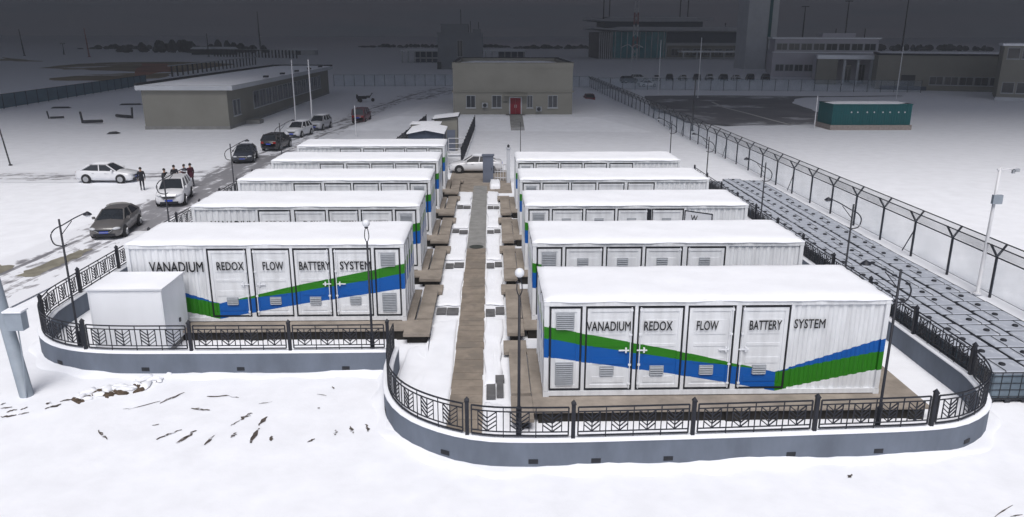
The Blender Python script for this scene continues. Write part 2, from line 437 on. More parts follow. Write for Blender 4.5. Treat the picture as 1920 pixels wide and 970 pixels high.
def railing(path, posts_xy, step, wall_lab, rail_lab, holes_xy, d_end):
    ps = [path.s[path.near(*q)] for q in posts_xy]
    while ps[-1]+step < path.L: ps.append(ps[-1]+step)
    w = MB(); path.sweep(w, [(-.14,-.15),(.14,-.15),(.14,.74),(-.14,.74)])
    wall = w.build('plinth_wall', M_WALLG)
    tag(wall, wall_lab, 'wall', 'grey plinth walls')
    c = MB(); path.sweep(c, [(-.15,.735),(.15,.735),(.16,.755),(.12,.785),(.04,.797),(-.05,.80),(-.12,.785),(-.165,.755)])
    c.build('snow_capping', M_SNOWR, wall, smooth=True)
    for (x, y) in holes_xy:
        d = path.s[path.near(x, y)]; sg = -1 if x > -3.5 else 1
        h = MB(); path.sweep(h, [(sg*.11,.10),(sg*.152,.10),(sg*.152,.23),(sg*.11,.23)], d-.13, d+.13, .13)
        h.build('drain_hole', M_RUB, wall)
    # snow drifted unevenly against the foot of the wall
    sg = -1 if path.at(3).x > -4 and path.at(9).x > -4 else 1
    n = int(path.L/.28); vs = []; fs = []; rn = random.Random(int(path.L*7))
    hs = [.02+.04*math.sin(i*.37)+.04*rn.random()+.04*math.sin(i*.11+2) for i in range(n+1)]
    for i in range(n+1):
        d = path.L*i/n
        for (o, k) in ((.10,1.0),(.16,1.0),(.26,.55),(.42,.15),(.62,-.6)):
            q = path.at(d, sg*o*(1+.25*math.sin(i*.9)*(o > .2))); vs.append((q.x, q.y, max(hs[i],.0)*k if k > 0 else -.16))
    for i in range(n):
        for j in range(4): fs.append((i*5+j, i*5+j+1, i*5+j+6, i*5+j+5))
    struct(MB().add(vs, fs).build('snow_bank', M_SNOW, smooth=True))
    root = empty('ornamental_railing', path.at(0), label=rail_lab, cat='railing', group='ornamental railings on the plinth walls')
    o0 = Vector(root.location)
    def V(d, z, off=0):
        p = path.at(d, off); return (p.x-o0.x, p.y-o0.y, z)
    for d in ps:
        mb = MB(); p = path.at(d); x, y = p.x-o0.x, p.y-o0.y
        mb.box(x-.052,x+.052,y-.052,y+.052,.74,1.80)
        mb.box(x-.065,x+.065,y-.065,y+.065,1.80,1.84)
        mb.add([(x-.06,y-.06,1.84),(x+.06,y-.06,1.84),(x+.06,y+.06,1.84),(x-.06,y+.06,1.84),(x,y,1.94)], [(0,1,4),(1,2,4),(2,3,4),(3,0,4)])
        mb.build('post', M_IRON, root)
    spans = list(zip(ps, ps[1:]))
    if ps[0] > .6: spans = [(0.02, ps[0])] + spans
    for (a, b) in spans:
        a += .13; b -= .13
        mb = MB(); n = max(3, int((b-a)/.3))
        def hbar(z, r=.02, d0=a, d1=b):
            mb.tube([V(d0+(d1-d0)*i/n, z) for i in range(n+1)], r, 4)
        for z in (.87, 1.71): hbar(z, .026)
        for z in (.98, 1.58): hbar(z, .02)
        for d in (a, b): mb.tube([V(d,.87), V(d,1.71)], .026, 4)
        k = max(1, round((b-a)/.82)); pit = (b-a)/k
        for i in range(k):
            c0 = a + pit*(i+.5); hw = pit*.29
            mb.tube([V(c0,.98), V(c0,1.58)], .02, 4)
            for sg in (-1, 1):
                mb.tube([V(c0+sg*hw,.98), V(c0+sg*hw,1.58)], .018, 4)
                for q in range(4):
                    z0 = .99+q*.125
                    mb.tube([V(c0,z0), V(c0+sg*hw,z0+.20)], .019, 4)
            if i: mb.tube([V(a+pit*i,.82), V(a+pit*i,1.71)], .018, 4)
        mb.build('panel', M_IRON, root)
    return root
pathR = Path([(-3.42,24.95),(-3.42,23.2),(-3.1,21.2),(-2.25,19.75),(-.7,18.75),(1.1,18.5),(4.8,18.58),(8.9,18.75),(12.3,18.95),(13.7,19.4),(14.8,20.4),(15.35,21.9),(15.45,24),(15.45,40),(15.45,58)])
railing(pathR, [(-.64,18.72),(2.25,18.5),(5.6,18.6),(9.0,18.75),(12.3,18.95),(15.38,22.2)], 3.5,
        'grey rendered plinth wall with rounded corners in front of the right container row', 'black chevron railing curving round the right container row in the foreground',
        [(-1.2,18.9),(1.1,18.5),(2.6,18.5),(4.7,18.58),(8.2,18.7),(10.6,18.85),(13.6,19.35),(-3.2,21.6)], 0)
pathL = Path([(-3.62,24.72),(-7,24.72),(-10.4,24.75),(-13.4,24.85),(-15.2,25.4),(-16.5,26.6),(-17.2,28.3),(-17.4,31),(-17.4,45),(-17.4,58)])
railing(pathL, [(-3.64,24.72),(-7.05,24.72),(-10.5,24.75),(-14.0,25.0),(-17.0,27.7)], 3.5,
        'grey rendered plinth wall in front of the left container row and white cabinet', 'black chevron railing bending round the white cabinet and left container row',
        [(-15.1,25.4),(-12.0,24.8),(-8.5,24.72),(-5.0,24.72)], 0)

# ------------------------------------------------------------------ the paved aisle between the rows
struct(MB().box(-3.38,1.55,56.2,66,-.1,.004).build('aisle_paving', M_CONC))
M_WALK = mat('brown_planks', (.235,.20,.165), .85, .25, 1.4, .25, c2=(.19,.165,.14), thr=.55)
wk = MB(); y = 19.3; rnd = random.Random(3)
while y < 40.4:
    d = .56; wk.box(-1.36+rnd.uniform(-.02,.02), -.33+rnd.uniform(-.02,.02), y, y+d-.025, -.05, .06+rnd.uniform(-.006,.006)); y += d
struct(wk.build('plank_walkway', M_WALK))
struct(MB().box(-1.37,-.34,40.45,58.7,-.05,.058).build('concrete_walkway', M_CONCG))
mh = MB().lathe([(.36,.058),(.40,.075),(.38,.085),(.30,.09)], (-.85,40.75,0), n=24)
tag(mh.build('manhole_cover', mat('cast_iron', (.05,.055,.05), .7, .3, 8)), 'round dark iron manhole cover set in the central walkway', 'manhole cover')

def drift(poly, h, seed, mb, z=.004):
    """a low bank of snow: ragged outline at the foot, inset and raised top"""
    e = irr(poly, .06, 7, seed); n = len(e)
    cx = sum(p[0] for p in e)/n; cy_ = sum(p[1] for p in e)/n
    rnd = random.Random(seed)
    rings = [(1.0, z), (.97, z+h*.55), (.9, z+h*.9), (.6, z+h), (.25, z+h*1.05)]
    vs = []
    for (k, zz) in rings:
        for (x, y) in e:
            vs.append((cx+(x-cx)*k, cy_+(y-cy_)*k, zz + (rnd.uniform(-.02,.02) if k < .95 else 0)))
    vs.append((cx, cy_, z+h*1.05)); fs = []
    for i in range(len(rings)-1):
        for j in range(n): fs.append((i*n+j, i*n+(j+1)%n, (i+1)*n+(j+1)%n, (i+1)*n+j))
    t = len(rings)-1
    for j in range(n): fs.append((t*n+j, t*n+(j+1)%n, len(vs)-1))
    mb.add(vs, fs)
dm = MB()
rows = [(31.35,36.5),(38.4,43.6),(45.3,50.0),(52.0,56.4)]
for i, (a, b) in enumerate(rows):
    drift([(-2.45,a),(-1.42,a),(-1.42,b),(-2.45,b)], .07, 60+i, dm)
    drift([(-.28,a+.1),(.50,a),(.50,b),(-.28,b+.2)], .07, 70+i, dm)
drift([(-.28,23.4),(.30,23.6),(.42,29.6),(-.28,29.9)], .07, 80, dm)
drift([(-.28,19.0),(1.3,19.0),(.3,22.0),(-.28,22.2)], .07, 81, dm)
drift([(-3.2,20.6),(-1.42,19.2),(-1.42,29.7),(-2.4,29.3),(-2.5,27.0),(-3.2,26.6)], .06, 82, dm)
drift([(-.1,57.6),(.65,57.6),(.65,60.2),(-.1,60.2)], .35, 83, dm)
struct(dm.build('snow_patches', M_SNOW, smooth=True))
# dark paver slabs that show between the snow patches
pv = MB()
for i, yy in enumerate((30.5,37.4,44.4,51.0)):
    rnd = random.Random(20+i)
    for (x0, x1) in ((-2.35,-1.95),(-1.92,-1.43),(-.27,.12),(.15,.52)):
        j = rnd.uniform(-.2,.15); pv.box(x0, x1, yy-.35+j, yy+.40+j, 0, .03+rnd.uniform(0,.03))
for (x0, x1, y0, y1) in ((-.2,.1,22.4,23.3),(.14,.36,22.5,23.6),(.1,.4,23.6,24.0)): pv.box(x0,x1,y0,y1,0,.12)
struct(pv.build('grey_pavers', mat('grey_paver', (.12,.12,.125), .85, .3, 1.6, .2)))

# ------------------------------------------------------------------ battery containers
CL, CD, CH, CZ = 10.636, 3.538, 3.147, .435
ROW_Y = [21.744 + i*6.779 for i in range(6)]
XR0, XL0 = 1.589, -14.039

def stripe_mat(name, mirror):
    M = bpy.data.materials.new(name); M.use_nodes = True
    nt = M.node_tree; b = nt.nodes['Principled BSDF']; N = nt.nodes.new; Lk = nt.links.new
    tc = N('ShaderNodeTexCoord'); sp = N('ShaderNodeSeparateXYZ'); Lk(tc.outputs['Object'], sp.inputs[0])
    def mth(op, a, b2=None):
        q = N('ShaderNodeMath'); q.operation = op
        for i, val in enumerate((a, b2)):
            if val is None: continue
            if isinstance(val, (int, float)): q.inputs[i].default_value = val
            else: Lk(val, q.inputs[i])
        return q.outputs[0]
    xn = mth('DIVIDE', sp.outputs[0], CL)
    if mirror: xn = mth('SUBTRACT', 1.0, xn)
    zn = mth('DIVIDE', sp.outputs[2], CH)
    def curve(pts):
        r = N('ShaderNodeValToRGB'); els = r.color_ramp.elements
        for i, (x, z) in enumerate(pts):
            e = els[i] if i < 2 else els.new(x/CL)
            e.position = x/CL; e.color = (z/CH, z/CH, z/CH, 1)
        Lk(xn, r.inputs[0]); q = N('ShaderNodeSeparateXYZ'); Lk(r.outputs[0], q.inputs[0]); return q.outputs[0]
    lo = curve([(0,1.31),(CL,.80),(4.3,.65),(7.29,.10),(7.31,.10)])
    mi = curve([(0,1.94),(CL,1.42),(1.12,1.70),(4.3,1.17),(6.98,.80),(7.29,.72),(7.31,.73)])
    hi = curve([(0,2.33),(CL,1.85),(1.12,2.09),(4.3,1.44),(6.98,.80),(7.29,.72),(7.31,.74)])
    low = mth('MULTIPLY', mth('GREATER_THAN', zn, lo), mth('LESS_THAN', zn, mi))
    upp = mth('MULTIPLY', mth('GREATER_THAN', zn, mi), mth('LESS_THAN', zn, hi))
    left = mth('LESS_THAN', xn, 7.30/CL); right = mth('SUBTRACT', 1.0, left)
    blue = mth('ADD', mth('MULTIPLY', low, left), mth('MULTIPLY', upp, right))
    green = mth('ADD', mth('MULTIPLY', upp, left), mth('MULTIPLY', low, right))
    mp = N('ShaderNodeMapping'); mp.inputs['Scale'].default_value = (2, 2, .35); Lk(tc.outputs['Object'], mp.inputs[0])
    n = N('ShaderNodeTexNoise'); n.inputs['Scale'].default_value = 2.2; n.inputs['Detail'].default_value = 7; Lk(mp.outputs[0], n.inputs['Vector'])
    w = N('ShaderNodeValToRGB')
    w.color_ramp.elements[0].position = .30; w.color_ramp.elements[0].color = (.62,.635,.66,1)
    w.color_ramp.elements[1].position = .6; w.color_ramp.elements[1].color = (.74,.76,.79,1)
    Lk(n.outputs[0], w.inputs[0])
    m1 = N('ShaderNodeMixRGB'); Lk(blue, m1.inputs[0]); Lk(w.outputs[0], m1.inputs[1]); m1.inputs[2].default_value = (.002,.09,.37,1)
    m2 = N('ShaderNodeMixRGB'); Lk(green, m2.inputs[0]); Lk(m1.outputs[0], m2.inputs[1]); m2.inputs[2].default_value = (.02,.18,.004,1)
    Lk(m2.outputs[0], b.inputs['Base Color']); b.inputs['Roughness'].default_value = .42; b.inputs['Specular IOR Level'].default_value = .35
    return M
SM = {False: stripe_mat('striped_paint', False), True: stripe_mat('striped_paint_mirrored', True)}

def text_mesh(name, s, cap_h, width, loc, parent, m=None, rot=(R(90),0,0), depth=.004):
    cu = bpy.data.curves.new(name, 'FONT'); cu.body = s; cu.size = 1.0; cu.extrude = .002; cu.resolution_u = 3
    cu.align_x = 'CENTER'; cu.bevel_depth = .014; cu.bevel_resolution = 0
    ob = bpy.data.objects.new(name, cu); col.objects.link(ob)
    dg = bpy.context.evaluated_depsgraph_get(); me = bpy.data.meshes.new_from_object(ob.evaluated_get(dg))
    bpy.data.objects.remove(ob)
    xs = [v.co.x for v in me.vertices]; ys = [v.co.y for v in me.vertices]
    sx = width/(max(xs)-min(xs)); sy = cap_h/(max(ys)-min(ys)); cx = (max(xs)+min(xs))/2; y0 = min(ys)
    for v in me.vertices:
        v.co = ((v.co.x-cx)*sx, (v.co.y-y0)*sy, v.co.z*.25)
    me.transform(Matrix.Translation(loc) @ Matrix.Rotation(rot[2],4,'Z') @ Matrix.Rotation(rot[0],4,'X'))
    me.materials.clear(); me.materials.append(m or M_TXT)
    o = bpy.data.objects.new(name, me); col.objects.link(o); o.parent = parent
    return o

def container(mirror, label, rear=False):
    root = empty('battery_container', (0,0,0), label=label, cat='container', group='white battery containers in two rows')
    S = SM[mirror]
    fx = (lambda x: CL-x) if mirror else (lambda x: x)
    def bx(mb, x0, x1, y0, y1, z0, z1):
        a, b = sorted((fx(x0), fx(x1))); mb.box(a, b, y0, y1, z0, z1)
    # body: recessed core, corrugated plain bay, corrugated back and far end
    mb = MB()
    bx(mb, .10, CL-.10, .115, CD-.09, .12, CH-.08)
    def corr(p0, p1, nrm, z0, z1, pit=.27, dep=.034):
        p0 = Vector(p0); p1 = Vector(p1); nv = Vector(nrm); L = (p1-p0).length; d = (p1-p0)/L
        n = max(1, int(L/pit)); pit = L/n; prof = []
        for i in range(n):
            for (t, o) in ((0,0),(.28,0),(.42,1),(.78,1),(.92,0)):
                prof.append(p0+d*(i+t)*pit+nv*dep*o)
        prof.append(p1)
        vs = [(p.x,p.y,z) for p in prof for z in (z0, z1)]
        fs = [(2*i,2*i+2,2*i+3,2*i+1) for i in range(len(prof)-1)]
        mb.add(vs, fs)
    a, b = sorted((fx(7.68), fx(CL-.12)))
    corr((a,.085,0), (b,.085,0), (0,-1,0), .16, CH-.14)
    corr((.1,CD-.075,0), (CL-.1,CD-.075,0), (0,1,0), .16, CH-.14)
    xe = fx(CL); corr((xe - (0.06 if not mirror else -.06), .13, 0), (xe - (0.06 if not mirror else -.06), CD-.13, 0), (1 if not mirror else -1,0,0), .16, CH-.14)
    mb.build('body', S, root)
    # frame: corner posts, rails, castings
    mb = MB()
    for x in (0, CL-.14):
        for y in (0, CD-.14): mb.box(x, x+.14, y, y+.14, .15, CH-.15)
    for y in (.004, CD-.124):
        mb.box(.14, CL-.14, y, y+.12, CH-.17, CH-.01); mb.box(.14, CL-.14, y, y+.12, 0.0, .155)
    for x in (.004, CL-.124):
        mb.box(x, x+.12, .14, CD-.14, CH-.17, CH-.01); mb.box(x, x+.12, .14, CD-.14, 0.0, .155)
    for x0 in (1.165, 2.765, 4.295, 5.88, 7.58):
        w = .10 if x0 not in (5.88,) else .16
        bx(mb, x0, x0+w, .012, .12, .155, CH-.17)
    for x in (-.012, CL-.168):
        for y in (-.012, CD-.168):
            for z in (-.03, CH-.15): mb.box(x, x+.18, y, y+.18, z, z+.165)
    mb.build('frame', S, root)
    # roof and its snow
    MB().box(.02, CL-.02, .02, CD-.02, CH-.03, CH+.012).build('roof', M_TRIM, root)
    nx, ny = 44, 16; vs = []; fs = []
    for j in range(ny+1):
        for i in range(nx+1):
            x = -.03+(CL+.06)*i/nx; y = -.035+(CD+.07)*j/ny
            e = min(i, nx-i, j, ny-j)
            z = CH+.015 + (.0 if e == 0 else .055 if e == 1 else .085) + .022*ring_noise(x*1.4, y*1.7) - (.03 if (e == 0 and (i*7+j*3) % 5 == 0) else 0)
            vs.append((x+(.02*ring_noise(x*3, y) if e == 0 else 0), y+(.04*ring_noise(x*2.3, 1)+.02*ring_noise(x*7, 2) if e == 0 else 0), z))
    for j in range(ny):
        for i in range(nx): a0 = j*(nx+1)+i; fs.append((a0, a0+1, a0+nx+2, a0+nx+1))
    per = [i for i in range(nx+1)] + [j*(nx+1)+nx for j in range(1, ny+1)] + [ny*(nx+1)+i for i in range(nx-1,-1,-1)] + [j*(nx+1) for j in range(ny-1,0,-1)]
    base = len(vs)
    for q in per: vs.append((vs[q][0], vs[q][1], CH-.035+.015*ring_noise(vs[q][0]*4, vs[q][1]*4)))
    for i in range(len(per)): fs.append((per[i], base+i, base+(i+1)%len(per), per[(i+1)%len(per)]))
    MB().add(vs, fs).build('roof_snow', M_SNOWR, root, smooth=True)
    # doors along the long side
    def louvre(x0, x1, z0, z1, par, name='louvre_vent', y=.02):
        q = MB(); a, b = sorted((fx(x0), fx(x1)))
        q.box(a, b, y, y+.05, z0, z1)
        n = max(3, int((z1-z0)/.065)); h = (z1-z0)/n
        for i in range(n):
            zz = z0+i*h
            q.add([(a+.02,y-.002,zz+h*.25),(b-.02,y-.002,zz+h*.25),(b-.02,y-.030,zz),(a+.02,y-.030,zz),(a+.02,y-.002,zz+.01),(b-.02,y-.002,zz+.01)],
                  [(0,1,2,3),(3,2,5,4)])
        return q.build(name, M_GREYL, par)
    def door(x0, x1, vent=False):
        q = MB(); z0, z1 = .19, CH-.21
        bx(q, x0+.05, x1-.05, .06, .12, z0+.05, z1-.05)
        fr = .11
        bx(q, x0+.05, x0+.05+fr, .035, .06, z0+.05, z1-.05); bx(q, x1-.05-fr, x1-.05, .035, .06, z0+.05, z1-.05)
        bx(q, x0+.05+fr, x1-.05-fr, .035, .06, z1-.05-fr, z1-.05); bx(q, x0+.05+fr, x1-.05-fr, .035, .06, z0+.05, z0+.05+fr)
        if not vent:                                               # pressed horizontal ribs of the door leaf
            for (ra, rb) in ((.42,.62),(1.04,1.24),(1.62,1.72),(2.02,2.50)):
                bx(q, x0+.24, x1-.24, .045, .062, ra, rb)
        d = q.build('vent_door' if vent else 'door', S, root)
        s_ = MB(); t = .034
        bx(s_, x0+.003, x0+t, .022, .10, z0, z1); bx(s_, x1-t, x1-.003, .022, .10, z0, z1)
        bx(s_, x0+t, x1-t, .022, .10, z1-t, z1-.003); bx(s_, x0+t, x1-t, .022, .10, z0+.003, z0+t)
        s_.build('rubber_seal', M_RUB, d)
        return d
    dv = door(.17, 1.15, True)
    louvre(.36, .92, 1.9 if rear else 2.22, 2.74, dv); louvre(.36, .92, .36, 1.12, dv)
    ds = [door(a, b) for (a, b) in ((1.275,2.755),(2.875,4.285),(4.405,5.87),(6.05,7.57))]
    for i, (a, b) in enumerate(((1.275,2.755),(2.875,4.285),(4.405,5.87),(6.05,7.57))):
        c = (a+b)/2 - .05
        louvre(c-.22, c+.22, *((2.20, 2.50) if rear else (.68, .98)), ds[i])
        h = MB(); hx = b-.22 if i % 2 == 0 else a+.22
        bx(h, hx-.22, hx+.10, -.012, .022, 1.50, 1.535); bx(h, hx-.02, hx+.03, -.02, .036, 1.44, 1.60)
        h.build('handle', M_TRIM, ds[i])
        rx = b-.085 if i % 2 == 0 else a+.085
        ro = MB(); ro.tube([(fx(rx),.012,.22),(fx(rx),.012,CH-.22)], .016, 6)
        for z in (.35,1.0,2.0,2.8): bx(ro, rx-.04, rx+.04, -.006, .036, z, z+.06)
        ro.build('lock_rod', M_TRIM, ds[i])
    # aisle end: double door with its rods
    q = MB(); ex = 0.0
    def ebx(mb, y0, y1, x0, x1, z0, z1): bx(mb, x0, x1, y0, y1, z0, z1)
    for (ya, yb) in ((.17,1.74),(1.80,3.37)):
        q = MB(); ebx(q, ya, yb, .03, .10, .18, CH-.2)
        ebx(q, ya+.12, yb-.12, .018, .03, .5, 1.2); ebx(q, ya+.12, yb-.12, .018, .03, 1.5, 2.6)
        e = q.build('end_door', S, root)
        q = MB()
        for t in (ya+.003, yb-.04): ebx(q, t, t+.035, .012, .05, .2, CH-.22)
        q.build('rubber_seal', M_RUB, e)
        q = MB()
        for t in (ya+.4, yb-.4): q.tube([(fx(-.012),t,.2),(fx(-.012),t,CH-.2)], .02, 6)
        q.build('lock_rod', M_TRIM, e)
    # lettering
    zc = 1.78 if rear else 2.17
    if not mirror:
        for s, c, w in (('VANADIUM',1.97,1.36),('REDOX',3.50,.88),('FLOW',5.02,.67),('BATTERY',6.82,1.0)):
            text_mesh('lettering', s, .31, w, (c,-.010,zc), root)
        text_mesh('lettering', 'SYSTEM', .31, .97, (8.19,.0,zc+.03), root)
    else:
        text_mesh('lettering', 'VANADIUM', .42, 2.06, (1.86,.0,2.03), root)
        for s, c, w in (('REDOX',3.93,1.05),('FLOW',5.57,.80),('BATTERY',7.17,1.2),('SYSTEM',8.74,1.2)):
            text_mesh('lettering', s, .34, w, (c,-.010,2.10), root)
    return root
ordn = ['first','second','third','fourth','fifth','sixth']
cR = container(False, 'white battery container in the foreground reading VANADIUM REDOX FLOW BATTERY SYSTEM, nearest of all')
cL = container(True, 'white battery container behind the white cabinet, its lettering starting left of the doors')
cR.location = (XR0, ROW_Y[0], CZ); cL.location = (XL0, ROW_Y[1], CZ)
labR = ['', 'white battery container directly behind the foreground one in the right row', 'white battery container, third from front in right row, one door leaf open',
        'white battery container fourth from the front in the right row', 'rearmost white battery container of the right row, beside the gate pillar']
labL = ['', '', 'white battery container second from the front in the left row', 'white battery container third from the front in the left row',
        'white battery container fourth from the front in the left row', 'rearmost white battery container of the left row, in front of the dark shed']
conts = {}
bpy.context.view_layer.update()
conts[1] = container(False, labR[1], True); conts[1].location = (XR0, ROW_Y[1], CZ)
bpy.context.view_layer.update()
for i in range(2, 5):
    conts[i] = copy_tree(conts[1], (XR0, ROW_Y[i], CZ), label=labR[i])
for i in range(2, 6): copy_tree(cL, (XL0, ROW_Y[i], CZ), label=labL[i])
# the leaf that stands open on the third container of the right row
q = MB(); ang = R(-38); hx, hy = 7.6, -.03
dx, dy = Vector((math.cos(ang), math.sin(ang))), Vector((-math.sin(ang), math.cos(ang)))
def lf(t, o, z): p = Vector((hx,hy))+dx*t+dy*o; return (p.x, p.y, z)
q.add([lf(0,0,.2),lf(1.4,0,.2),lf(1.4,.07,.2),lf(0,.07,.2),lf(0,0,2.9),lf(1.4,0,2.9),lf(1.4,.07,2.9),lf(0,.07,2.9)], [(0,3,2,1),(4,5,6,7),(0,1,5,4),(1,2,6,5),(2,3,7,6),(3,0,4,7)])
ol = q.build('open_door', M_TRIM, conts[2])
q = MB()
for (a, b, c, d) in ((0,1.4,2.86,2.91),(0,1.4,.19,.24),(0,.05,.24,2.86),(1.35,1.4,.24,2.86)):
    q.add([lf(a,-.01,c),lf(b,-.01,c),lf(b,-.002,c),lf(a,-.002,c),lf(a,-.01,d),lf(b,-.01,d),lf(b,-.002,d),lf(a,-.002,d)], [(0,3,2,1),(4,5,6,7),(0,1,5,4),(1,2,6,5),(2,3,7,6),(3,0,4,7)])
q.build('rubber_seal', M_RUB, ol)
text_mesh('lettering', 'W', .3, .34, lf(.5,-.012,2.42), ol, rot=(R(90),0,ang))
MB().box(5.86,6.02,.0,.012,.2,2.95).build('gap_dark_strip', M_RUB, conts[2])  # black strip laid on for the dark of the open gap

# ------------------------------------------------------------------ concrete platforms under the containers, with landings on the aisle
def platform(side, label):
    r = empty('concrete_platform', (0,0,0), label=label, cat='platform', group='concrete platforms under the containers')
    a, b = (-.35, CL+1.2) if side == 'R' else (-1.0, CL+.3)
    mb = MB(); mb.box(a, b, -.95, CD+.35, .335, .40); mb.build('deck', M_CONC, r)
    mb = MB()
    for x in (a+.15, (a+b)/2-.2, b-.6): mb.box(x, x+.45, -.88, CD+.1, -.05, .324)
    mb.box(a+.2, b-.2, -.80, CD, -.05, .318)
    mb.build('shade_footing', M_SHADE, r)  # blocks coloured black as the shadow beneath the deck
    sg = -1 if side == 'R' else 1; e = -.02 if side == 'R' else CL+.02
    def slab(y0, y1, x0, x1, z0, z1, nm='landing'):
        p, q_ = sorted((e+sg*x0, e+sg*x1)); mb = MB()
        mb.box(p, q_, y0, y1, z1-.12, z1); mb.build(nm, M_CONC, r)
        mb = MB(); mb.box(p+.12, q_-.12, y0+.25, y1-.1, -.05, z1-.121); mb.build('shade_footing', M_SHADE, r)  # the same painted shade below each landing
    slab(-1.45, .06, .0 if side == 'L' else .34, 1.0, 0, .415)
    slab(.30, 3.9, .36, .98, 0, .385)
    slab(4.0, 5.1, .30, 1.15, 0, .22, 'step')
    return r
pR = platform('R', 'brown concrete platform under the foreground container'); pR.location = (XR0, ROW_Y[0], 0)
pL = platform('L', 'brown concrete platform under the container behind the white cabinet'); pL.location = (XL0, ROW_Y[1], 0)
bpy.context.view_layer.update()
for i in range(1, 5): copy_tree(pR, (XR0, ROW_Y[i], 0), label='brown concrete platform and landing of the ' + ['','second','third','fourth','rearmost'][i] + ' container in the right row')
for i in range(2, 6): copy_tree(pL, (XL0, ROW_Y[i], 0), label='brown concrete platform and landing of the ' + ['','','second','third','fourth','rearmost'][i] + ' container in the left row')

# ------------------------------------------------------------------ white cabinet at the left front corner
cb = empty('white_cabinet', (-13.13,27.2,0), label='plain white box cabinet with snowy roof at the left front corner behind the railing', cat='cabinet')
w_, d_, h_ = 2.58, 2.0, 2.53
mb = MB(); mb.box(-w_/2, w_/2, -d_/2, d_/2, .22, h_); mb.build('body', M_WHITE, cb)
mb = MB(); mb.box(-w_/2+.06, w_/2-.06, -d_/2+.06, d_/2-.06, -.05, .22); mb.build('base', M_CONCG, cb)
mb = MB()
for x in (-w_/2-.012, w_/2-.05):
    for y in (-d_/2-.012, d_/2-.05): MB().box(x, x+.062, y, y+.062, .25, h_-.05).build('edge_trim', M_TRIM, cb)
pass
mb = MB(); mb.box(-w_/2-.06, w_/2+.06, -d_/2-.06, d_/2+.06, h_, h_+.05); mb.build('roof', M_TRIM, cb)
vs, fs = [], []
for j in range(9):
    for i in range(13):
        x = -w_/2-.06+(w_+.12)*i/12; y = -d_/2-.06+(d_+.12)*j/8; e = min(i,12-i,j,8-j)
        vs.append((x, y, h_+.052+(0,.05,.075)[min(e,2)]+.008*ring_noise(x*3,y*3)))
for j in range(8):
    for i in range(12): a0 = j*13+i; fs.append((a0,a0+1,a0+14,a0+13))
MB().add(vs, fs).build('roof_snow', M_SNOWR, cb, smooth=True)
mb = MB(); mb.box(w_/2, w_/2+.04, .2, .3, .85, 1.0); mb.build('handle', M_STEEL, cb)

# ------------------------------------------------------------------ caged liquid tanks beyond the right wall
def ibc(label):
    r = empty('caged_tank', (0,0,0), label=label, cat='tank', group='caged liquid tanks in three columns')
    w, d = 1.29, 1.03
    M_POLY = mat('grey_poly', (.39,.42,.48), .55, .16, 1.6, c2=(.58,.61,.66), thr=.58)
    M_SIDE = mat('tank_side', (.13,.17,.21), .4, .2, 2)
    mb = MB(); e = .08
    def rr(k, z):
        x, y = w/2*k, d/2*k; q = e*k
        return [(-x+q,-y,z),(x-q,-y,z),(x,-y+q,z),(x,y-q,z),(x-q,y,z),(-x+q,y,z),(-x,y-q,z),(-x,-y+q,z)]
    vs = rr(.95,.16)+rr(.97,.2)+rr(.97,.98)
    fs = [(i*8+j, i*8+(j+1)%8, (i+1)*8+(j+1)%8, (i+1)*8+j) for i in range(2) for j in range(8)]
    MB().add(vs, fs).build('bottle', M_SIDE, r)
    vs = rr(.97,.98)+rr(.975,1.03)+rr(.90,1.075)+rr(.86,1.085)+rr(.3,1.07)
    fs = [(i*8+j, i*8+(j+1)%8, (i+1)*8+(j+1)%8, (i+1)*8+j) for i in range(4) for j in range(8)] + [tuple(range(32,40))]
    MB().add(vs, fs).build('lid', M_POLY, r, smooth=False)
    MB().lathe([(.10,1.06),(.105,1.11),(.085,1.13),(.02,1.135)], (0,.06,0), n=12).build('cap', M_RUB, r)
    mb = MB(); X, Y = w/2, d/2
    for z in (.22,.45,.68,.92,1.05): mb.tube([(-X,-Y,z),(X,-Y,z),(X,Y,z),(-X,Y,z),(-X,-Y,z)], .013 if z < 1 else .018, 4)
    for i in range(5):
        x = -X+w*i/4
        for y in (-Y, Y): mb.tube([(x,y,.14),(x,y,1.05)], .011, 4)
        y = -Y+d*i/4
        for x2 in (-X, X): mb.tube([(x2,y,.14),(x2,y,1.05)], .011, 4)
    mb.tube([(-X*.35,-Y,1.05),(-X*.35,-Y*.9,1.10),(-X*.35,Y*.9,1.10),(-X*.35,Y,1.05)], .012, 4)
    mb.build('cage', M_STEEL, r)
    mb = MB()
    mb.box(-X,X,-Y,Y,.10,.15)
    for x in (-X,-.09,X-.18): mb.box(x,x+.18,-Y,Y,0,.10)
    mb.build('pallet', M_STEEL, r)
    return r
tk0 = ibc('x')
def nth(n):
    return '%d%s' % (n, 'th' if 10 < n % 100 < 20 else {1:'st',2:'nd',3:'rd'}.get(n % 10, 'th'))
cn = ['column by the railing', 'middle column', 'column by the wire fence']
first = True
bpy.context.view_layer.update()
rnd = random.Random(11)
for c in range(3):
    x = 16.55 + 1.345*c
    for rw in range(34 - (0,0,1)[c]):
        y = (22.35, 21.15, 20.5)[c] + 1.07*rw
        if y > 55.5: break
        lab = 'grey topped caged tank in the %s, %s from near end' % (cn[c], nth(rw+1))
        xx = x + rnd.uniform(-.025,.025) + .0; rz = R(rnd.uniform(-1.6,1.6)) + (math.pi if rnd.random() < .4 else 0)
        if first:
            tk0.location = (xx, y, -.01); tk0.rotation_euler = (0,0,rz); tk0['label'] = lab; first = False
        else: copy_tree(tk0, (xx, y, -.01), rz, lab)

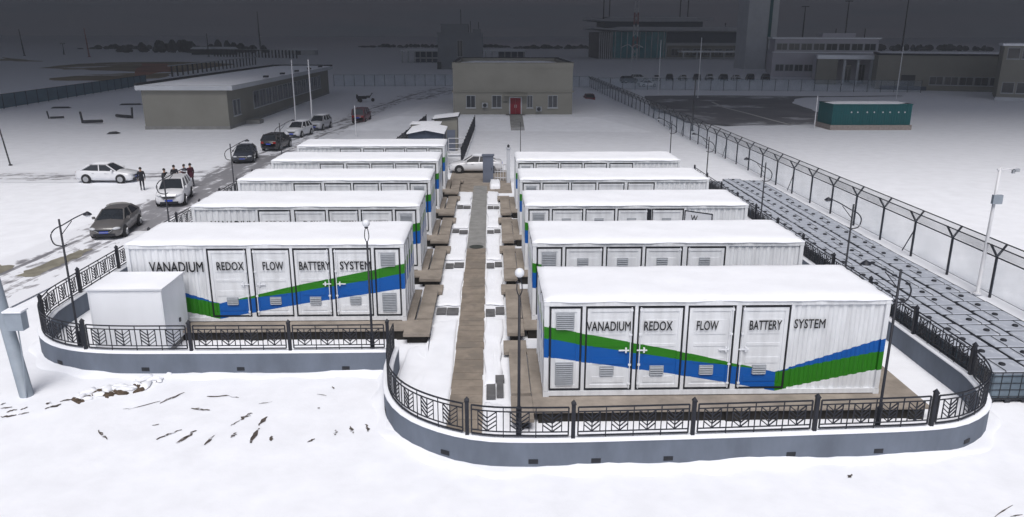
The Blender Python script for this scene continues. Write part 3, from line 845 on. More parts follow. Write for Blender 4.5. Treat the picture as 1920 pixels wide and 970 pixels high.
# ------------------------------------------------------------------ lamp posts
def pole_mb(h, r0=.075, r1=.032):
    mb = MB(); mb.lathe([(r0*1.5,0),(r0*1.5,.12),(r0,.16),(r0,1.15),(r0*1.15,1.2),(r1*1.25,1.26),(r1,h)], (0,0,0), n=10); return mb
def curve_pts(pts, k=5):
    P = [Vector(p) for p in pts]; out = []
    for i in range(len(P)-1):
        p0 = P[max(i-1,0)]; p1 = P[i]; p2 = P[i+1]; p3 = P[min(i+2,len(P)-1)]
        for j in range(k):
            t = j/k
            out.append(.5*((2*p1)+(p2-p0)*t+(2*p0-5*p1+4*p2-p3)*t*t+(3*p1-p0-3*p2+p3)*t**3))
    return out+[P[-1]]
def hook_lamp(label, sg):
    r = empty('hook_lamp', (0,0,0), label=label, cat='lamp post', group='black hook armed lamp posts')
    pole_mb(5.3).build('pole', M_IRON, r, smooth=True)
    mb = MB()
    mb.tube(curve_pts([(.03*sg,0,4.35),(-.28*sg,0,4.42),(-.36*sg,0,4.72),(-.2*sg,0,4.95),(.1*sg,0,5.1),(.55*sg,0,5.35),(1.0*sg,0,5.55)]), .022, 6)
    mb.tube([(0,0,4.75),(.42*sg,0,5.24)], .014, 6)
    mb.tube([(0,0,4.35),(.12*sg,0,4.42)], .02, 6)
    mb.build('arm', M_IRON, r)
    mb = MB(); mb.lathe([(.03,.0),(.07,-.03),(.13,-.09),(.14,-.11),(.10,-.115)], (.98*sg,0,5.56), n=12); mb.build('lamp_shade', M_IRON, r, smooth=True)
    MB().lathe([(.09,0),(.10,-.03),(.05,-.07)], (.98*sg,0,5.446), n=12).build('bulb_cover', M_GLOBE, r, smooth=True)
    return r
def globe_lamp(label):
    r = empty('globe_lamp', (0,0,0), label=label, cat='lamp post', group='white globe lamp posts')
    pole_mb(4.55, .08, .035).build('pole', M_IRON, r, smooth=True)
    mb = MB()
    for s in (-1, 1): mb.tube(curve_pts([(0,0,4.5),(.07*s,.0,4.7),(.05*s,0,4.95),(.0,0,5.06)]), .016, 6)
    mb.lathe([(.03,5.0),(.07,5.04),(.05,5.08)], (0,0,0), n=12); mb.build('neck', M_IRON, r)
    n = 12; prof = [(max(.02,.13*math.sin(math.pi*i/n)), 5.19-.13*math.cos(math.pi*i/n)) for i in range(n+1)]
    MB().lathe(prof, (0,0,0), n=16).build('globe', M_GLOBE, r, smooth=True)
    return r
hl = hook_lamp('black hook armed lamp post at the left front railing corner beside the white cabinet', 1)
hl.location = (-14.6,25.5,0)
hr = hook_lamp('black hook armed lamp post at the front railing before the foreground container', -1)
hr.location = (10.95,19.25,0)
gl = globe_lamp('white globe lamp post at the railing before the left row of containers'); gl.location = (-4.24,25.2,0)
gr = globe_lamp('white globe lamp post beside the walkway at the foreground container corner'); gr.location = (.74,19.5,0)
bpy.context.view_layer.update()
for i, (x, y) in enumerate([(13.46,27.46),(13.55,37.15),(13.48,47.07),(13.3,56.4)]):
    copy_tree(hr, (x, y, 0), label='black hook armed lamp post right of the right row, %s from the front' % ordn[i])
for i, (x, y) in enumerate([(-14.75,34.4),(-14.95,44.2),(-15.0,55.0)]):
    copy_tree(hl, (x, y, 0), label='black hook armed lamp post left of the left row, %s from the front' % ordn[i])
def stake(name, x, y, h, r, label, cat, m, extra=None, lean=0, group=None):
    e = empty(name, (x, y, 0), label=label, cat=cat, group=group)
    mb = MB(); mb.tube([(0,0,-.1),(lean*h*.5,0,h*.5),(lean*h,0,h)], [r*1.15, r, r*.8], 8); mb.build('pole', m, e, smooth=True)
    mb = MB(); mb.lathe([(r*2.6,-.02),(r*2.6,.05),(r*1.3,.09)], (0,0,0), n=10); mb.build('base_plate', m, e)
    return e
stake('marker_post', 2.9,76.0,3.1,.035, 'thin dark post standing in the snow before the red door building', 'post', M_STEEL)
# thick grey steel pole cut by the left edge of the photo
e = empty('steel_pole', (-15.2,23.1,0), label='thick grey steel pole with a junction box, leaning at the left edge', cat='pole')
mb = MB(); mb.tube([(0,0,-.1),(-.35,0,4),(-.75,0,8.5)], [.21,.185,.15], 12); mb.build('pole', M_POLEG, e, smooth=True)
mb = MB(); mb.box(-.02,.50,-.34,-.02,2.35,2.95); mb.build('junction_box', M_POLEG, e)
mb = MB(); mb.box(-.05,.54,-.38,.02,2.95,3.0); mb.build('box_lid', M_SNOWR, e)
mb = MB(); mb.tube([(.25,-.2,2.35),(.22,-.2,1.2),(.1,-.2,.0)], .02, 6)
mb.build('conduit', M_POLEG, e)
# white camera mast on the right
e = stake('camera_mast', 22.2,32.5,5.75,.075, 'tall white camera mast with a grey box beside the wire fence', 'mast', M_POLEW)
mb = MB(); mb.tube([(0,0,5.7),(.75,0,5.78)], .03, 6); mb.tube([(-.1,0,5.70),(.05,0,5.80)], .05, 6); mb.build('arm', M_POLEW, e)
mb = MB(); mb.box(.62,.86,-.06,.06,5.62,5.76); mb.build('camera', M_GREYL, e)
mb = MB(); mb.box(.56,.66,-.06,.06,5.55,5.70); mb.build('camera', M_GREYL, e)
mb = MB(); mb.box(-.18,.24,-.20,-.04,4.22,4.62); mb.build('equipment_box', M_POLEG, e)

# ------------------------------------------------------------------ perimeter fences
def mesh_mat(name, c, dens):
    M = bpy.data.materials.new(name); M.use_nodes = True
    nt = M.node_tree; b = nt.nodes['Principled BSDF']; b.inputs['Base Color'].default_value = (*c,1); b.inputs['Roughness'].default_value = .6
    tr = nt.nodes.new('ShaderNodeBsdfTransparent'); mx = nt.nodes.new('ShaderNodeMixShader'); out = nt.nodes['Material Output']
    tc = nt.nodes.new('ShaderNodeTexCoord'); n = nt.nodes.new('ShaderNodeTexNoise'); n.inputs['Scale'].default_value = .35; n.inputs['Detail'].default_value = 3
    nt.links.new(tc.outputs['Object'], n.inputs['Vector'])
    mr = nt.nodes.new('ShaderNodeMapRange'); mr.inputs['From Min'].default_value = .35; mr.inputs['From Max'].default_value = .65
    mr.inputs['To Min'].default_value = dens*.75; mr.inputs['To Max'].default_value = dens*1.25
    nt.links.new(n.outputs[0], mr.inputs[0]); nt.links.new(mr.outputs[0], mx.inputs[0])
    nt.links.new(tr.outputs[0], mx.inputs[1]); nt.links.new(b.outputs[0], mx.inputs[2]); nt.links.new(mx.outputs[0], out.inputs[0])
    return M
M_NET = mesh_mat('wire_net', (.34,.42,.50), .17)
M_COIL = mesh_mat('razor_net', (.22,.24,.26), .30)
def wire_fence(name, a, b, n, h, label, arms=True, post_m=M_IRON, net=M_NET, r=.06, brace=0, coil=True, toprail=True):
    a = Vector((*a,0)); b = Vector((*b,0)); d = (b-a); L = d.length; d /= L; nr = Vector((-d.y,d.x,0))
    root = empty(name, a, label=label, cat='fence', group='perimeter fences')
    hj = h if not arms else h-.55
    for i in range(n+1):
        p = d*L*i/n; mb = MB(); mb.tube([p+Vector((0,0,-.1)), p+Vector((0,0,hj))], r, 6)
        if arms:
            for s in (-1, 1): mb.tube([p+Vector((0,0,hj-.02)), p+nr*s*.36+Vector((0,0,h))], r*.85, 6)
        if brace and i % brace == brace//2: mb.tube([p+Vector((0,0,hj*.75)), p+d*.9+Vector((0,0,0))], r*.5, 4)
        mb.build('post', post_m, root)
    mb = MB()
    def rail(z, off, rr): mb.tube([nr*off+Vector((0,0,z)), d*L+nr*off+Vector((0,0,z))], rr, 4)
    if toprail: rail(hj-.04, 0, .035)
    if arms:
        for s in (-1, 1): rail(h, s*.36, .03)
    rail(.12, 0, .012)
    mb.build('rail', post_m, root)
    if net:
        for i in range(n):
            p = d*L*i/n+d*.05; q = d*L*(i+1)/n-d*.05
            MB().add([p+nr*.012+Vector((0,0,.12)), q+nr*.012+Vector((0,0,.12)), q+nr*.012+Vector((0,0,hj-.06)), p+nr*.012+Vector((0,0,hj-.06)),
                      p-nr*.012+Vector((0,0,.12)), q-nr*.012+Vector((0,0,.12)), q-nr*.012+Vector((0,0,hj-.06)), p-nr*.012+Vector((0,0,hj-.06))],
                     [(0,1,2,3),(7,6,5,4)]).build('mesh_panel', net, root)
    if arms and coil:
        mb = MB()
        for s in (-1, 1):
            p = nr*s*.05+Vector((0,0,hj)); q = nr*s*.345+Vector((0,0,h-.02))
            mb.add([p, d*L+p, d*L+q, q], [(0,1,2,3)])
        mb.build('razor_mesh', M_COIL, root)
    return root
wire_fence('wire_fence', (22.55,15.2), (22.6,178), 48, 2.42, 'long dark wire fence with Y shaped arms running back on the right of the tanks', brace=5)
wire_fence('wire_fence', (-36,180.5), (-6,182), 13, 2.6, 'dark wire fence crossing the snow far behind the long tan building', arms=False)
wire_fence('wire_fence', (10.5,180), (22.6,178), 5, 2.4, 'short dark wire fence far behind the red door building on its right', arms=False)
wire_fence('wire_fence', (23.5,171), (90,161), 25, 2.5, 'dark wire fence before the far car park and the low white block', arms=False)
M_TNET = mat('blue_fence_sheet', (.10,.17,.22), .6, .15, .3, stretch=(1,1,3))
fl = wire_fence('panel_fence', (-74,78), (-80.5,185), 30, 2.3, 'blue grey panel fence with dark posts at the far left', arms=False, net=M_TNET, r=.07)
def teeth_fence(a, b, n, h, label, post_w=.5):
    a = Vector((*a,0)); b = Vector((*b,0)); d = (b-a); L = d.length; d /= L
    root = empty('pillar_fence', a, label=label, cat='fence', group='far pillar fences')
    for i in range(n):
        p = d*L*(i+.5)/n; mb = MB(); mb.box(p.x-post_w/2,p.x+post_w/2,p.y-post_w/2,p.y+post_w/2,-.1,h-.1); mb.build('pillar', M_BACKG, root)
    nr = Vector((-d.y,d.x,0))*.25
    mb = MB(); vs = []
    for q in (-nr, nr):
        for p in (Vector((0,0,0)), d*L): vs += [p+q+Vector((0,0,h-.1)), p+q+Vector((0,0,h+.12))]
    mb.add(vs, [(0,2,3,1),(4,5,7,6),(1,3,7,5),(0,4,6,2),(0,1,5,4),(2,6,7,3)])
    mb.build('coping', M_GREYB, root)
teeth_fence((-88.93,219.46), (-93.32,317.02), 22, 3.0, 'far fence of dark pillars behind the roof of the long tan building', .35)
teeth_fence((-151.33,435.00), (-96.22,397.96), 26, 4.0, 'farthest fence of dark pillars near the horizon on the left', .6)

# ------------------------------------------------------------------ cars
def paint(name, c, rough=.3):
    if name in MATS: return MATS[name]
    M = mat(name, c, rough, .05, 2.0, spec=.5); b = M.node_tree.nodes['Principled BSDF']; b.inputs['Coat Weight'].default_value = .4; return M
CARS = {
 'sedan': dict(st=[(2.24,.60,.34,.60),(2.17,.78,.24,.70),(1.95,.86,.20,.79),(1.45,.885,.20,.87),(.95,.89,.20,.95),(.2,.89,.20,.98),(-.9,.89,.20,1.0),(-1.55,.885,.20,1.03),(-2.0,.85,.22,1.03),(-2.2,.78,.28,.96),(-2.26,.68,.38,.80)],
               gh=(1.08,-1.78,.24,-1.05,1.46,.79,.58), fw=1.38, rw=-1.34, r=.33),
 'suv': dict(st=[(2.22,.64,.36,.74),(2.16,.80,.28,.88),(1.95,.88,.24,1.0),(1.45,.90,.24,1.06),(1.0,.905,.24,1.10),(.2,.905,.24,1.12),(-1.0,.905,.24,1.14),(-1.75,.90,.24,1.16),(-2.08,.87,.28,1.14),(-2.2,.80,.34,.98),(-2.24,.70,.42,.80)],
             gh=(1.12,-2.10,.38,-1.62,1.70,.82,.64), fw=1.36, rw=-1.36, r=.37),
 'van': dict(st=[(2.2,.66,.38,.80),(2.14,.80,.30,.96),(1.95,.86,.26,1.08),(1.6,.87,.26,1.12),(1.1,.875,.26,1.16),(.2,.875,.26,1.17),(-1.2,.875,.26,1.18),(-1.9,.87,.26,1.18),(-2.12,.85,.30,1.16),(-2.2,.80,.34,1.0),(-2.22,.72,.40,.80)],
             gh=(1.55,-2.14,.75,-1.98,1.95,.82,.72), fw=1.36, rw=-1.36, r=.34),
}
def car(kind, pm, label, plate=None, snow=False, simple=False):
    C = CARS[kind]; root = empty('parked_car', (0,0,0), label=label, cat='car', group='parked cars')
    st = C['st']; vs = []; fs = []; k = 14
    for (x, w, z0, zt) in st:
        zm = z0 + (zt-z0)*.55
        half = [(0,z0),(w*.82,z0),(w*.96,z0+.08),(w,z0+(zt-z0)*.35),(w,zm),(w*.955,zt-.07),(w*.86,zt-.005),(0,zt+.035)]
        ring = half + [(-a,b) for a, b in half[-2:0:-1]]
        vs += [(x,a,b) for a, b in ring]
    for i in range(len(st)-1):
        for j in range(k): fs.append((i*k+j, (i+1)*k+j, (i+1)*k+(j+1)%k, i*k+(j+1)%k))
    fs += [tuple(range(k)), tuple(range((len(st)-1)*k, len(st)*k))]
    MB().add(vs, fs).build('body', pm, root, smooth=True)
    xf, xr, tf, tr_, zt, wb, wt = C['gh']
    def zb(x):
        for a, b in zip(st, st[1:]):
            if b[0] <= x <= a[0]: t = (x-b[0])/(a[0]-b[0]); return b[3]+(a[3]-b[3])*t
        return 1
    zf, zr = zb(xf)-.02, zb(xr)-.02
    B = {'fl':(xf,wb,zf),'fr':(xf,-wb,zf),'rl':(xr,wb,zr),'rr':(xr,-wb,zr)}
    T = {'fl':(tf,wt,zt-.04),'fr':(tf,-wt,zt-.04),'rl':(tr_,wt,zt-.04),'rr':(tr_,-wt,zt-.04)}
    def slab(quad, th, name, m):
        q = [Vector(p) for p in quad]; n = (q[1]-q[0]).cross(q[3]-q[0]).normalized()
        c = sum(q, Vector())/4
        if (c-Vector((0,0,.9))).dot(n) < 0: n = -n
        o = [p-n*th for p in q]
        return MB().add(q+o, [(0,1,2,3),(7,6,5,4)]+[(i,4+i,4+(i+1)%4,(i+1)%4) for i in range(4)]).build(name, m, root)
    slab([B['fl'],B['fr'],T['fr'],T['fl']], .03, 'windscreen', M_CARGL)
    slab([B['rl'],B['rr'],T['rr'],T['rl']], .03, 'rear_window', M_CARGL)
    for s, nm in (('l','side_window'),('r','side_window')):
        slab([B['f'+s],B['r'+s],T['r'+s],T['f'+s]], .03, nm, M_CARGL)
    mb = MB()                                                       # roof skin with the pillars
    X0, X1 = tf+.05, tr_-.05; n = 5; vs = []; fs = []
    for i in range(n+1):
        x = X0+(X1-X0)*i/n; dz = .0 if 0 < i < n else -.03
        for (y, z) in ((-wt-.02,zt-.055),(-wt*.8,zt-.005+dz),(-wt*.3,zt+.02+dz),(wt*.3,zt+.02+dz),(wt*.8,zt-.005+dz),(wt+.02,zt-.055)): vs.append((x,y,z))
    for i in range(n):
        for j in range(5): fs.append((i*6+j,(i+1)*6+j,(i+1)*6+j+1,i*6+j+1))
        fs.append((i*6+5,(i+1)*6+5,(i+1)*6,i*6))
    mb.add(vs, fs)
    for s in ('l','r'):
        mb.tube([B['f'+s], T['f'+s]], .045, 6); mb.tube([B['r'+s], T['r'+s]], .07, 6)
        sy = 1 if s == 'l' else -1
        for t in (.48,) if kind == 'sedan' else (.40,.74):
            b0 = Vector(B['f'+s])*(1-t)+Vector(B['r'+s])*t; t0 = Vector(T['f'+s])*(1-t)+Vector(T['r'+s])*t
            mb.tube([b0+Vector((0,sy*.005,0)), t0+Vector((0,sy*.005,0))], .04, 6)
    mb.build('roof', pm, root, smooth=False)
    wf = .885
    for x in (C['fw'], C['rw']):
        for s in (-1, 1):
            y = s*wf
            a = MB().lathe([(C['r']+.07,-.02),(C['r']+.07,.012)], (x, s*(max(p[1] for p in st)-.012), C['r']), 'y', 24); a.build('wheel_arch', M_RUB, root)
            wh = MB().lathe([(C['r']*.62,-.1),(C['r']*.93,-.1),(C['r'],-.05),(C['r'],.06),(C['r']*.93,.095),(C['r']*.66,.10)], (x, y-.03*s, C['r']), 'y', 24).build('tyre', M_RUBBER, root, smooth=True)
            rm = MB(); rm.lathe([(.05,.0),(C['r']*.6,.0)] if False else [(C['r']*.66,-.02),(C['r']*.62,.0),(.06,.02)], (x, y+s*.065, C['r']), 'y', 20)
            for q in range(6):
                an = q*math.pi/3; c_, s_ = math.cos(an), math.sin(an); rr = C['r']*.6
                rm.tube([(x+.05*c_, y+s*.09, C['r']+.05*s_), (x+rr*c_, y+s*.085, C['r']+rr*s_)], .03, 4)
            rm.build('rim', M_RIM, wh)
    if simple: return root
    z1 = st[1][3]
    for s in (-1, 1):
        hc = Vector(((st[1][0]+st[2][0])/2+.03, s*.64, z1-.035)); vs = []; fs = []
        for a_ in range(7):
            for b_ in range(10):
                th = math.pi*a_/6; ph = 2*math.pi*b_/10
                ex, ey, ez = .17*math.sin(th)*math.cos(ph), .20*math.sin(th)*math.sin(ph), .085*math.cos(th)
                vs.append((hc.x+ex-s*ey*.5, hc.y+ey, hc.z+ez))
        for a_ in range(6):
            for b_ in range(10): fs.append((a_*10+b_, a_*10+(b_+1)%10, (a_+1)*10+(b_+1)%10, (a_+1)*10+b_))
        MB().add(vs, fs).build('headlight', M_LAMPG, root, smooth=True)
        xr0 = st[-3][0]; zz = st[-3][3]
        MB().box(xr0-.19, xr0-.02, s*.62-.14, s*.62+.14, zz-.32, zz-.12).build('tail_light', M_TAILR, root)
        m_ = MB(); m_.box(xf-.35, xf-.22, s*.90-.03 if s > 0 else -1.02, 1.02 if s > 0 else -.87, zf+.05, zf+.18); m_.build('wing_mirror', pm, root)
        h = MB()
        for hx in (.25, -.75): h.box(hx-.09,hx+.09, s*.885-.02, s*.885+.02, zb(0)-.22, zb(0)-.19)
        h.build('door_handle', M_RIM, root)
    zg = st[0][2]
    gz = st[0][3]
    gq = MB().add([(st[0][0]-.06,-.52,gz+.04),(st[0][0]-.06,.52,gz+.04),(st[0][0]-.06,.34,gz-.15),(st[0][0]-.06,-.34,gz-.15),(st[0][0]+.03,-.50,gz+.02),(st[0][0]+.03,.50,gz+.02),(st[0][0]+.035,.32,gz-.14),(st[0][0]+.035,-.32,gz-.14)],
        [(4,7,6,5),(0,1,2,3),(0,4,5,1),(1,5,6,2),(2,6,7,3),(3,7,4,0)]).build('grille', M_RUB, root)
    MB().tube([(st[0][0]+.045,-.46,gz+.0),(st[0][0]+.05,-.28,gz-.12),(st[0][0]+.05,.28,gz-.12),(st[0][0]+.045,.46,gz+.0)], .02, 4).build('chrome_strip', M_RIM, gq)
    b = MB(); b.box(st[0][0]-.12, st[0][0]+.02, -.58, .58, zg-.07, zg+.06); b.build('bumper_intake', M_RUB, root)
    b = MB(); b.box(st[-1][0]-.015, st[-1][0]+.12, -.60, .60, zg-.02, zg+.10); b.build('rear_bumper', M_RUB, root)
    MB().box(st[0][0]+.02, st[0][0]+.05, -.24, .24, zg+.08, zg+.20).build('number_plate', plate or M_PLATE, root)
    MB().box(st[-1][0]-.04, st[-1][0]-.005, -.24, .24, .72, .84).build('number_plate', M_PLATE, root)
    if snow:
        vs = []; fs = []
        for i in range(7):
            for j in range(6):
                x = X0-.04+(X1-X0+.08)*i/6; y = -wt*.9+wt*1.8*j/5; e = min(i,6-i,j,5-j)
                vs.append((x,y,zt+.012+(.0 if e == 0 else .05)+.01*ring_noise(x*5,y*5)))
        for i in range(6):
            for j in range(5): a = i*6+j; fs.append((a,a+6,a+7,a+1))
        MB().add(vs, fs).build('roof_snow', M_SNOWR, root, smooth=True)
    return root
P_WHITE = paint('white_car_paint', (.68,.69,.72)); P_GREY = paint('grey_car_paint', (.11,.105,.105)); P_NAVY = paint('navy_car_paint', (.03,.035,.05))
P_BLACK = paint('brown_black_car_paint', (.035,.032,.035)); P_MAR = paint('maroon_car_paint', (.12,.02,.035)); P_SIL = paint('silver_car_paint', (.42,.43,.46))
def put(c, x, y, deg): c.location = (x, y, 0); c.rotation_euler = (0,0,R(deg)); return c
put(car('sedan', P_GREY, 'grey sedan with blue plate parked on the access lane, nearest car on the left'), -22.35,44.9,-82)
put(car('suv', P_WHITE, 'white SUV parked on the lane behind the grey sedan, facing the camera'), -22.3,53.5,-78)
put(car('sedan', P_WHITE, 'white sedan seen side on in the side road at the left', snow=True), -30.6,61.3,-2)
put(car('sedan', P_NAVY, 'dark navy sedan on the slush lane between the people and the dark SUV'), -23.0,71.9,-80)
put(car('suv', P_BLACK, 'dark brown black SUV on the lane, seen from behind the navy sedan'), -22.1,79.5,84)
put(car('suv', P_WHITE, 'white hatchback on the lane just beyond the dark SUV', snow=True), -22.3,90.0,-100)
put(car('suv', P_SIL, 'silver white SUV parked beside the pale posts, beyond the white hatchback', snow=True), -21.4,97.0,-98)
put(car('van', P_MAR, 'maroon van parked alone on the far lane'), -17.5,105,86)
put(car('sedan', P_WHITE, 'white sedan parked across the gate opening behind the slate cabinet', snow=True), -1.35,65.4,180)
put(car('suv', P_MAR, 'dark maroon car parked right of the red door building'), 17.0,134.5,88)
# small black three-wheeler on the far track
e = empty('motor_tricycle', (-22.3,137.5,0), R(20), label='small black motor tricycle alone on the far snow track', cat='tricycle', )
mb = MB(); mb.box(-1.3,.3,-.65,.65,.55,1.0); mb.box(-1.3,-1.2,-.65,.65,1.0,1.3); mb.build('cargo_box', M_RUB, e)
mb = MB(); mb.tube([(.3,0,.7),(.9,0,.75),(1.3,0,1.3),(1.45,0,1.5)], .09, 6); mb.tube([(1.4,-.4,1.5),(1.4,.4,1.5)], .03, 6); mb.build('frame', M_STEEL, e)
mb = MB(); mb.box(.4,1.0,-.2,.2,.85,1.05); mb.build('seat', M_RUB, e)
for (x, y) in ((-.8,-.7),(-.8,.7),(1.5,0)): MB().lathe([(.14,-.06),(.3,-.06),(.32,0),(.3,.06),(.14,.06)], (x,y,.32), 'y', 16).build('wheel', M_RUBBER, e)
# snowed-in cars in the far car park, too small to show more than body, glass and roof snow
lot_lab = ['white','silver','dark','white','grey','dark','white','silver','grey','dark','white','silver']
P_LOT = [P_WHITE, P_SIL, P_NAVY]
lots = [(36.2,171.5+8.5,15,0),(34.5,195,20,2),(38.5,203,10,1),(43.5,205,80,0),(47.2,206,80,2),(50.9,206.5,85,0),(54.5,206,80,2),(58.0,206.8,80,1),(61.5,206,85,2),(65.2,207,85,0),(69.0,207,80,2),(73.5,208,80,2)]
desc = ['nearest white car by the wire fence end in the far car park','dark car alone left of the far car park row','silver car at the left corner of the far car park']+['%s car in the far car park row, %s from its left' % (('white','silver','dark')[p[3]], ordn[i] if i < 6 else nth(i+1)) for i, p in enumerate(lots[3:])]
protos = {}
bpy.context.view_layer.update()
for (x, y, a, c), lb in zip(lots, desc):
    if c not in protos:
        protos[c] = put(car('suv' if c else 'sedan', P_LOT[c], lb, snow=True, simple=True), x, y, a)
        bpy.context.view_layer.update()
    else: copy_tree(protos[c], (x,y,0), R(a), lb)
# coach by the low white block
e = empty('parked_bus', (98,243,0), R(-12), label='white bus parked before the low white block in the far distance', cat='bus')
mb = MB(); mb.box(-5.4,5.4,-1.2,1.2,.4,1.5); mb.box(-5.3,5.3,-1.15,1.15,2.35,2.7); mb.build('body', P_WHITE, e)
mb = MB(); mb.box(-5.35,5.35,-1.17,1.17,1.5,2.35); mb.build('window_band', M_CARGL, e)
for x in (-3.4,3.4):
    for s in (-1,1): MB().lathe([(.2,-.12),(.46,-.12),(.48,0),(.46,.12),(.2,.12)], (x,s*1.1,.48), 'y', 16).build('wheel', M_RUBBER, e)
mb = MB(); mb.box(-5.2,5.2,-1.1,1.1,2.70,2.78); mb.build('roof_snow', M_SNOWR, e)

# ------------------------------------------------------------------ people by the white SUV
M_SKIN = mat('skin', (.45,.27,.19), .6, .08, 8); M_HAIR = mat('black_hair', (.015,.013,.012), .7, .2, 20)
M_CLB = mat('black_coat', (.014,.015,.02), .85, .2, 5); M_CLN = mat('dark_trousers', (.02,.021,.03), .85, .2, 5); M_CLM = mat('maroon_coat', (.05,.008,.018), .85, .15, 5)
def skin_mesh(joints, edges, root):
    me = bpy.data.meshes.new('skin_tmp'); me.from_pydata([j[0] for j in joints], edges, [])
    o = bpy.data.objects.new('skin_tmp', me); col.objects.link(o)
    md = o.modifiers.new('s', 'SKIN'); ly = me.skin_vertices[0].data if me.skin_vertices else None
    if ly is None:
        bpy.context.view_layer.objects.active = o
        me.attributes.new('skin_radius', 'FLOAT_VECTOR', 'POINT') if False else None
    for i, j in enumerate(joints):
        me.skin_vertices[0].data[i].radius = (j[1], j[1]*j[2] if len(j) > 2 else j[1])
    me.skin_vertices[0].data[root].use_root = True
    md.use_smooth_shade = True
    s = o.modifiers.new('d', 'SUBSURF'); s.levels = 1; s.render_levels = 1
    dg = bpy.context.evaluated_depsgraph_get()
    r = bpy.data.meshes.new_from_object(o.evaluated_get(dg)); bpy.data.objects.remove(o)
    return r
def person(x, y, deg, label, coat, h=1.72, pose=0):
    e = empty('person', (x,y,0), R(deg), label=label, cat='person', group='people by the white SUV')
    k = h/1.72; J = []; E = []
    def j(p, r, q=1): J.append(((p[0]*k,p[1]*k,p[2]*k), r*k, q)); return len(J)-1
    # facing +x ; y is left
    pel = j((0,0,.94), .135); wst = j((0,0,1.10), .125); ch = j((.01,0,1.30), .145); nk = j((0,0,1.47), .06); hd0 = j((.015,0,1.56), .085); hd1 = j((.02,0,1.65), .088)
    E += [(pel,wst),(wst,ch),(ch,nk),(nk,hd0),(hd0,hd1)]
    for s in (-1, 1):
        st = .06*s*pose
        hip = j((0,.09*s,.88), .095); kn = j((.02+st,.10*s,.49), .065); an = j((-.02+st,.10*s,.09), .045); toe = j((.15+st,.12*s,.045), .04)
        E += [(pel,hip),(hip,kn),(kn,an),(an,toe)]
        sh = j((0,.19*s,1.40), .07)
        if pose == 2: el = j((.06,.25*s,1.14), .05); wr = j((.24,.14*s,1.16), .036); dv = Vector((.8,-.5*s,0))
        else: el = j((-.02,.25*s,1.13), .05); wr = j((.04,.25*s,.90), .036); dv = Vector((.2,0,-1))
        E += [(ch,sh),(sh,el),(el,wr)]
        W = Vector(J[wr][0])/k; dv = dv.normalized(); pm_ = j(W+dv*.07, .03); E.append((wr,pm_))
        sd_ = Vector((1,0,0)) if pose != 2 else Vector((0,0,1))
        for f in range(4):
            o_ = sd_*(.03-.02*f); L_ = (.07,.08,.075,.06)[f]
            a = j(W+dv*.10+o_, .010); b = j(W+dv*(.10+L_)+o_-Vector((0,s*.012,0)), .008); E += [(pm_,a),(a,b)]
        a = j(W+dv*.05+sd_*.05, .011); b = j(W+dv*.09+sd_*.065, .009); E += [(pm_,a),(a,b)]
    me = skin_mesh(J, E, pel)
    me.materials.clear()
    for q in (M_CLN, coat, M_SKIN, M_RUB): me.materials.append(q)
    for p in me.polygons:
        c = p.center/k
        hand = abs(c.y) > .16 and c.z < .88 and pose != 2 or (pose == 2 and c.x > .27 and c.z > .9)
        p.material_index = 3 if c.z < .12 else 2 if (c.z > 1.47 or hand) else 1 if c.z > .80 else 0
        p.use_smooth = True
    b = bpy.data.objects.new('body', me); col.objects.link(b); b.parent = e
    n = 8; prof = [(max(.004,.108*math.sin(math.pi*.5*(i/n)))*k, (1.785-.15*(1-math.cos(math.pi*.5*(i/n))))*k) for i in range(n+1)]
    MB().lathe(prof, (-.005*k,0,0), n=14).build('hair', M_HAIR, e, smooth=True)
    f = MB(); f.tube([(.10*k,0,1.63*k),(.125*k,0,1.60*k),(.10*k,0,1.59*k)], [.008,.014,.008], 6)
    f.build('nose', M_SKIN, e, smooth=True)
    for s in (-1,1): MB().lathe([(.004,-.006),(.012,0),(.004,.006)], (.102*k,.034*s*k,1.645*k), 'x', 8).build('eye', M_HAIR, e)
    c = MB()                                                        # coat skirt and collar
    c.lathe([(.19*k,.74*k),(.185*k,.90*k),(.168*k,1.08*k)], (0,0,0), n=14)
    c.build('coat_hem', coat, e, smooth=True)
    return e
person(-26.35,57.6,-70, 'person in black coat and trousers standing apart at the road edge', M_CLB, 1.70)
person(-24.3,56.9,-20, 'person in dark coat behind the white SUV, leftmost of the group of four', M_CLB, 1.72, 1)
person(-24.1,58.2,-60, 'person in black coat second from left in the group behind the white SUV', M_CLB, 1.76, 2)
person(-23.65,59.0,200, 'person in maroon coat in the group behind the white SUV', M_CLM, 1.70, 2)
person(-23.1,58.8,150, 'person in dark maroon coat at the right end of the group', M_CLM, 1.80, 1)

# ------------------------------------------------------------------ buildings
def window(par, x0, x1, z0, z1, y, glass=M_GLASS, axis='y', bars=1, sill=True, fr=.07, label=None, fm=None):
    """a framed pane standing proud of the wall plane; axis y: wall faces -y, axis x: wall faces +x"""
    fm = fm or M_GREYL
    def bx(mb, a, b, d0, d1, c, d):
        if axis == 'y': mb.box(a, b, y-d1, y-d0, c, d)
        else: mb.box(y+d0, y+d1, a, b, c, d)
    f = MB(); bx(f, x0, x0+fr, 0, .06, z0, z1); bx(f, x1-fr, x1, 0, .06, z0, z1); bx(f, x0+fr, x1-fr, 0, .06, z1-fr, z1); bx(f, x0+fr, x1-fr, 0, .06, z0, z0+fr)
    for i in range(1, bars+1):
        xm = x0+(x1-x0)*i/(bars+1); bx(f, xm-fr*.4, xm+fr*.4, 0, .055, z0+fr, z1-fr)
    o = f.build('window', fm, par)
    p = MB(); bx(p, x0+fr, x1-fr, -.02, .02, z0+fr, z1-fr); p.build('pane', glass, o)
    if sill:
        s_ = MB(); bx(s_, x0-.08, x1+.08, 0, .16, z0-.08, z0); s_.build('sill', M_GREYB, o)
    return o
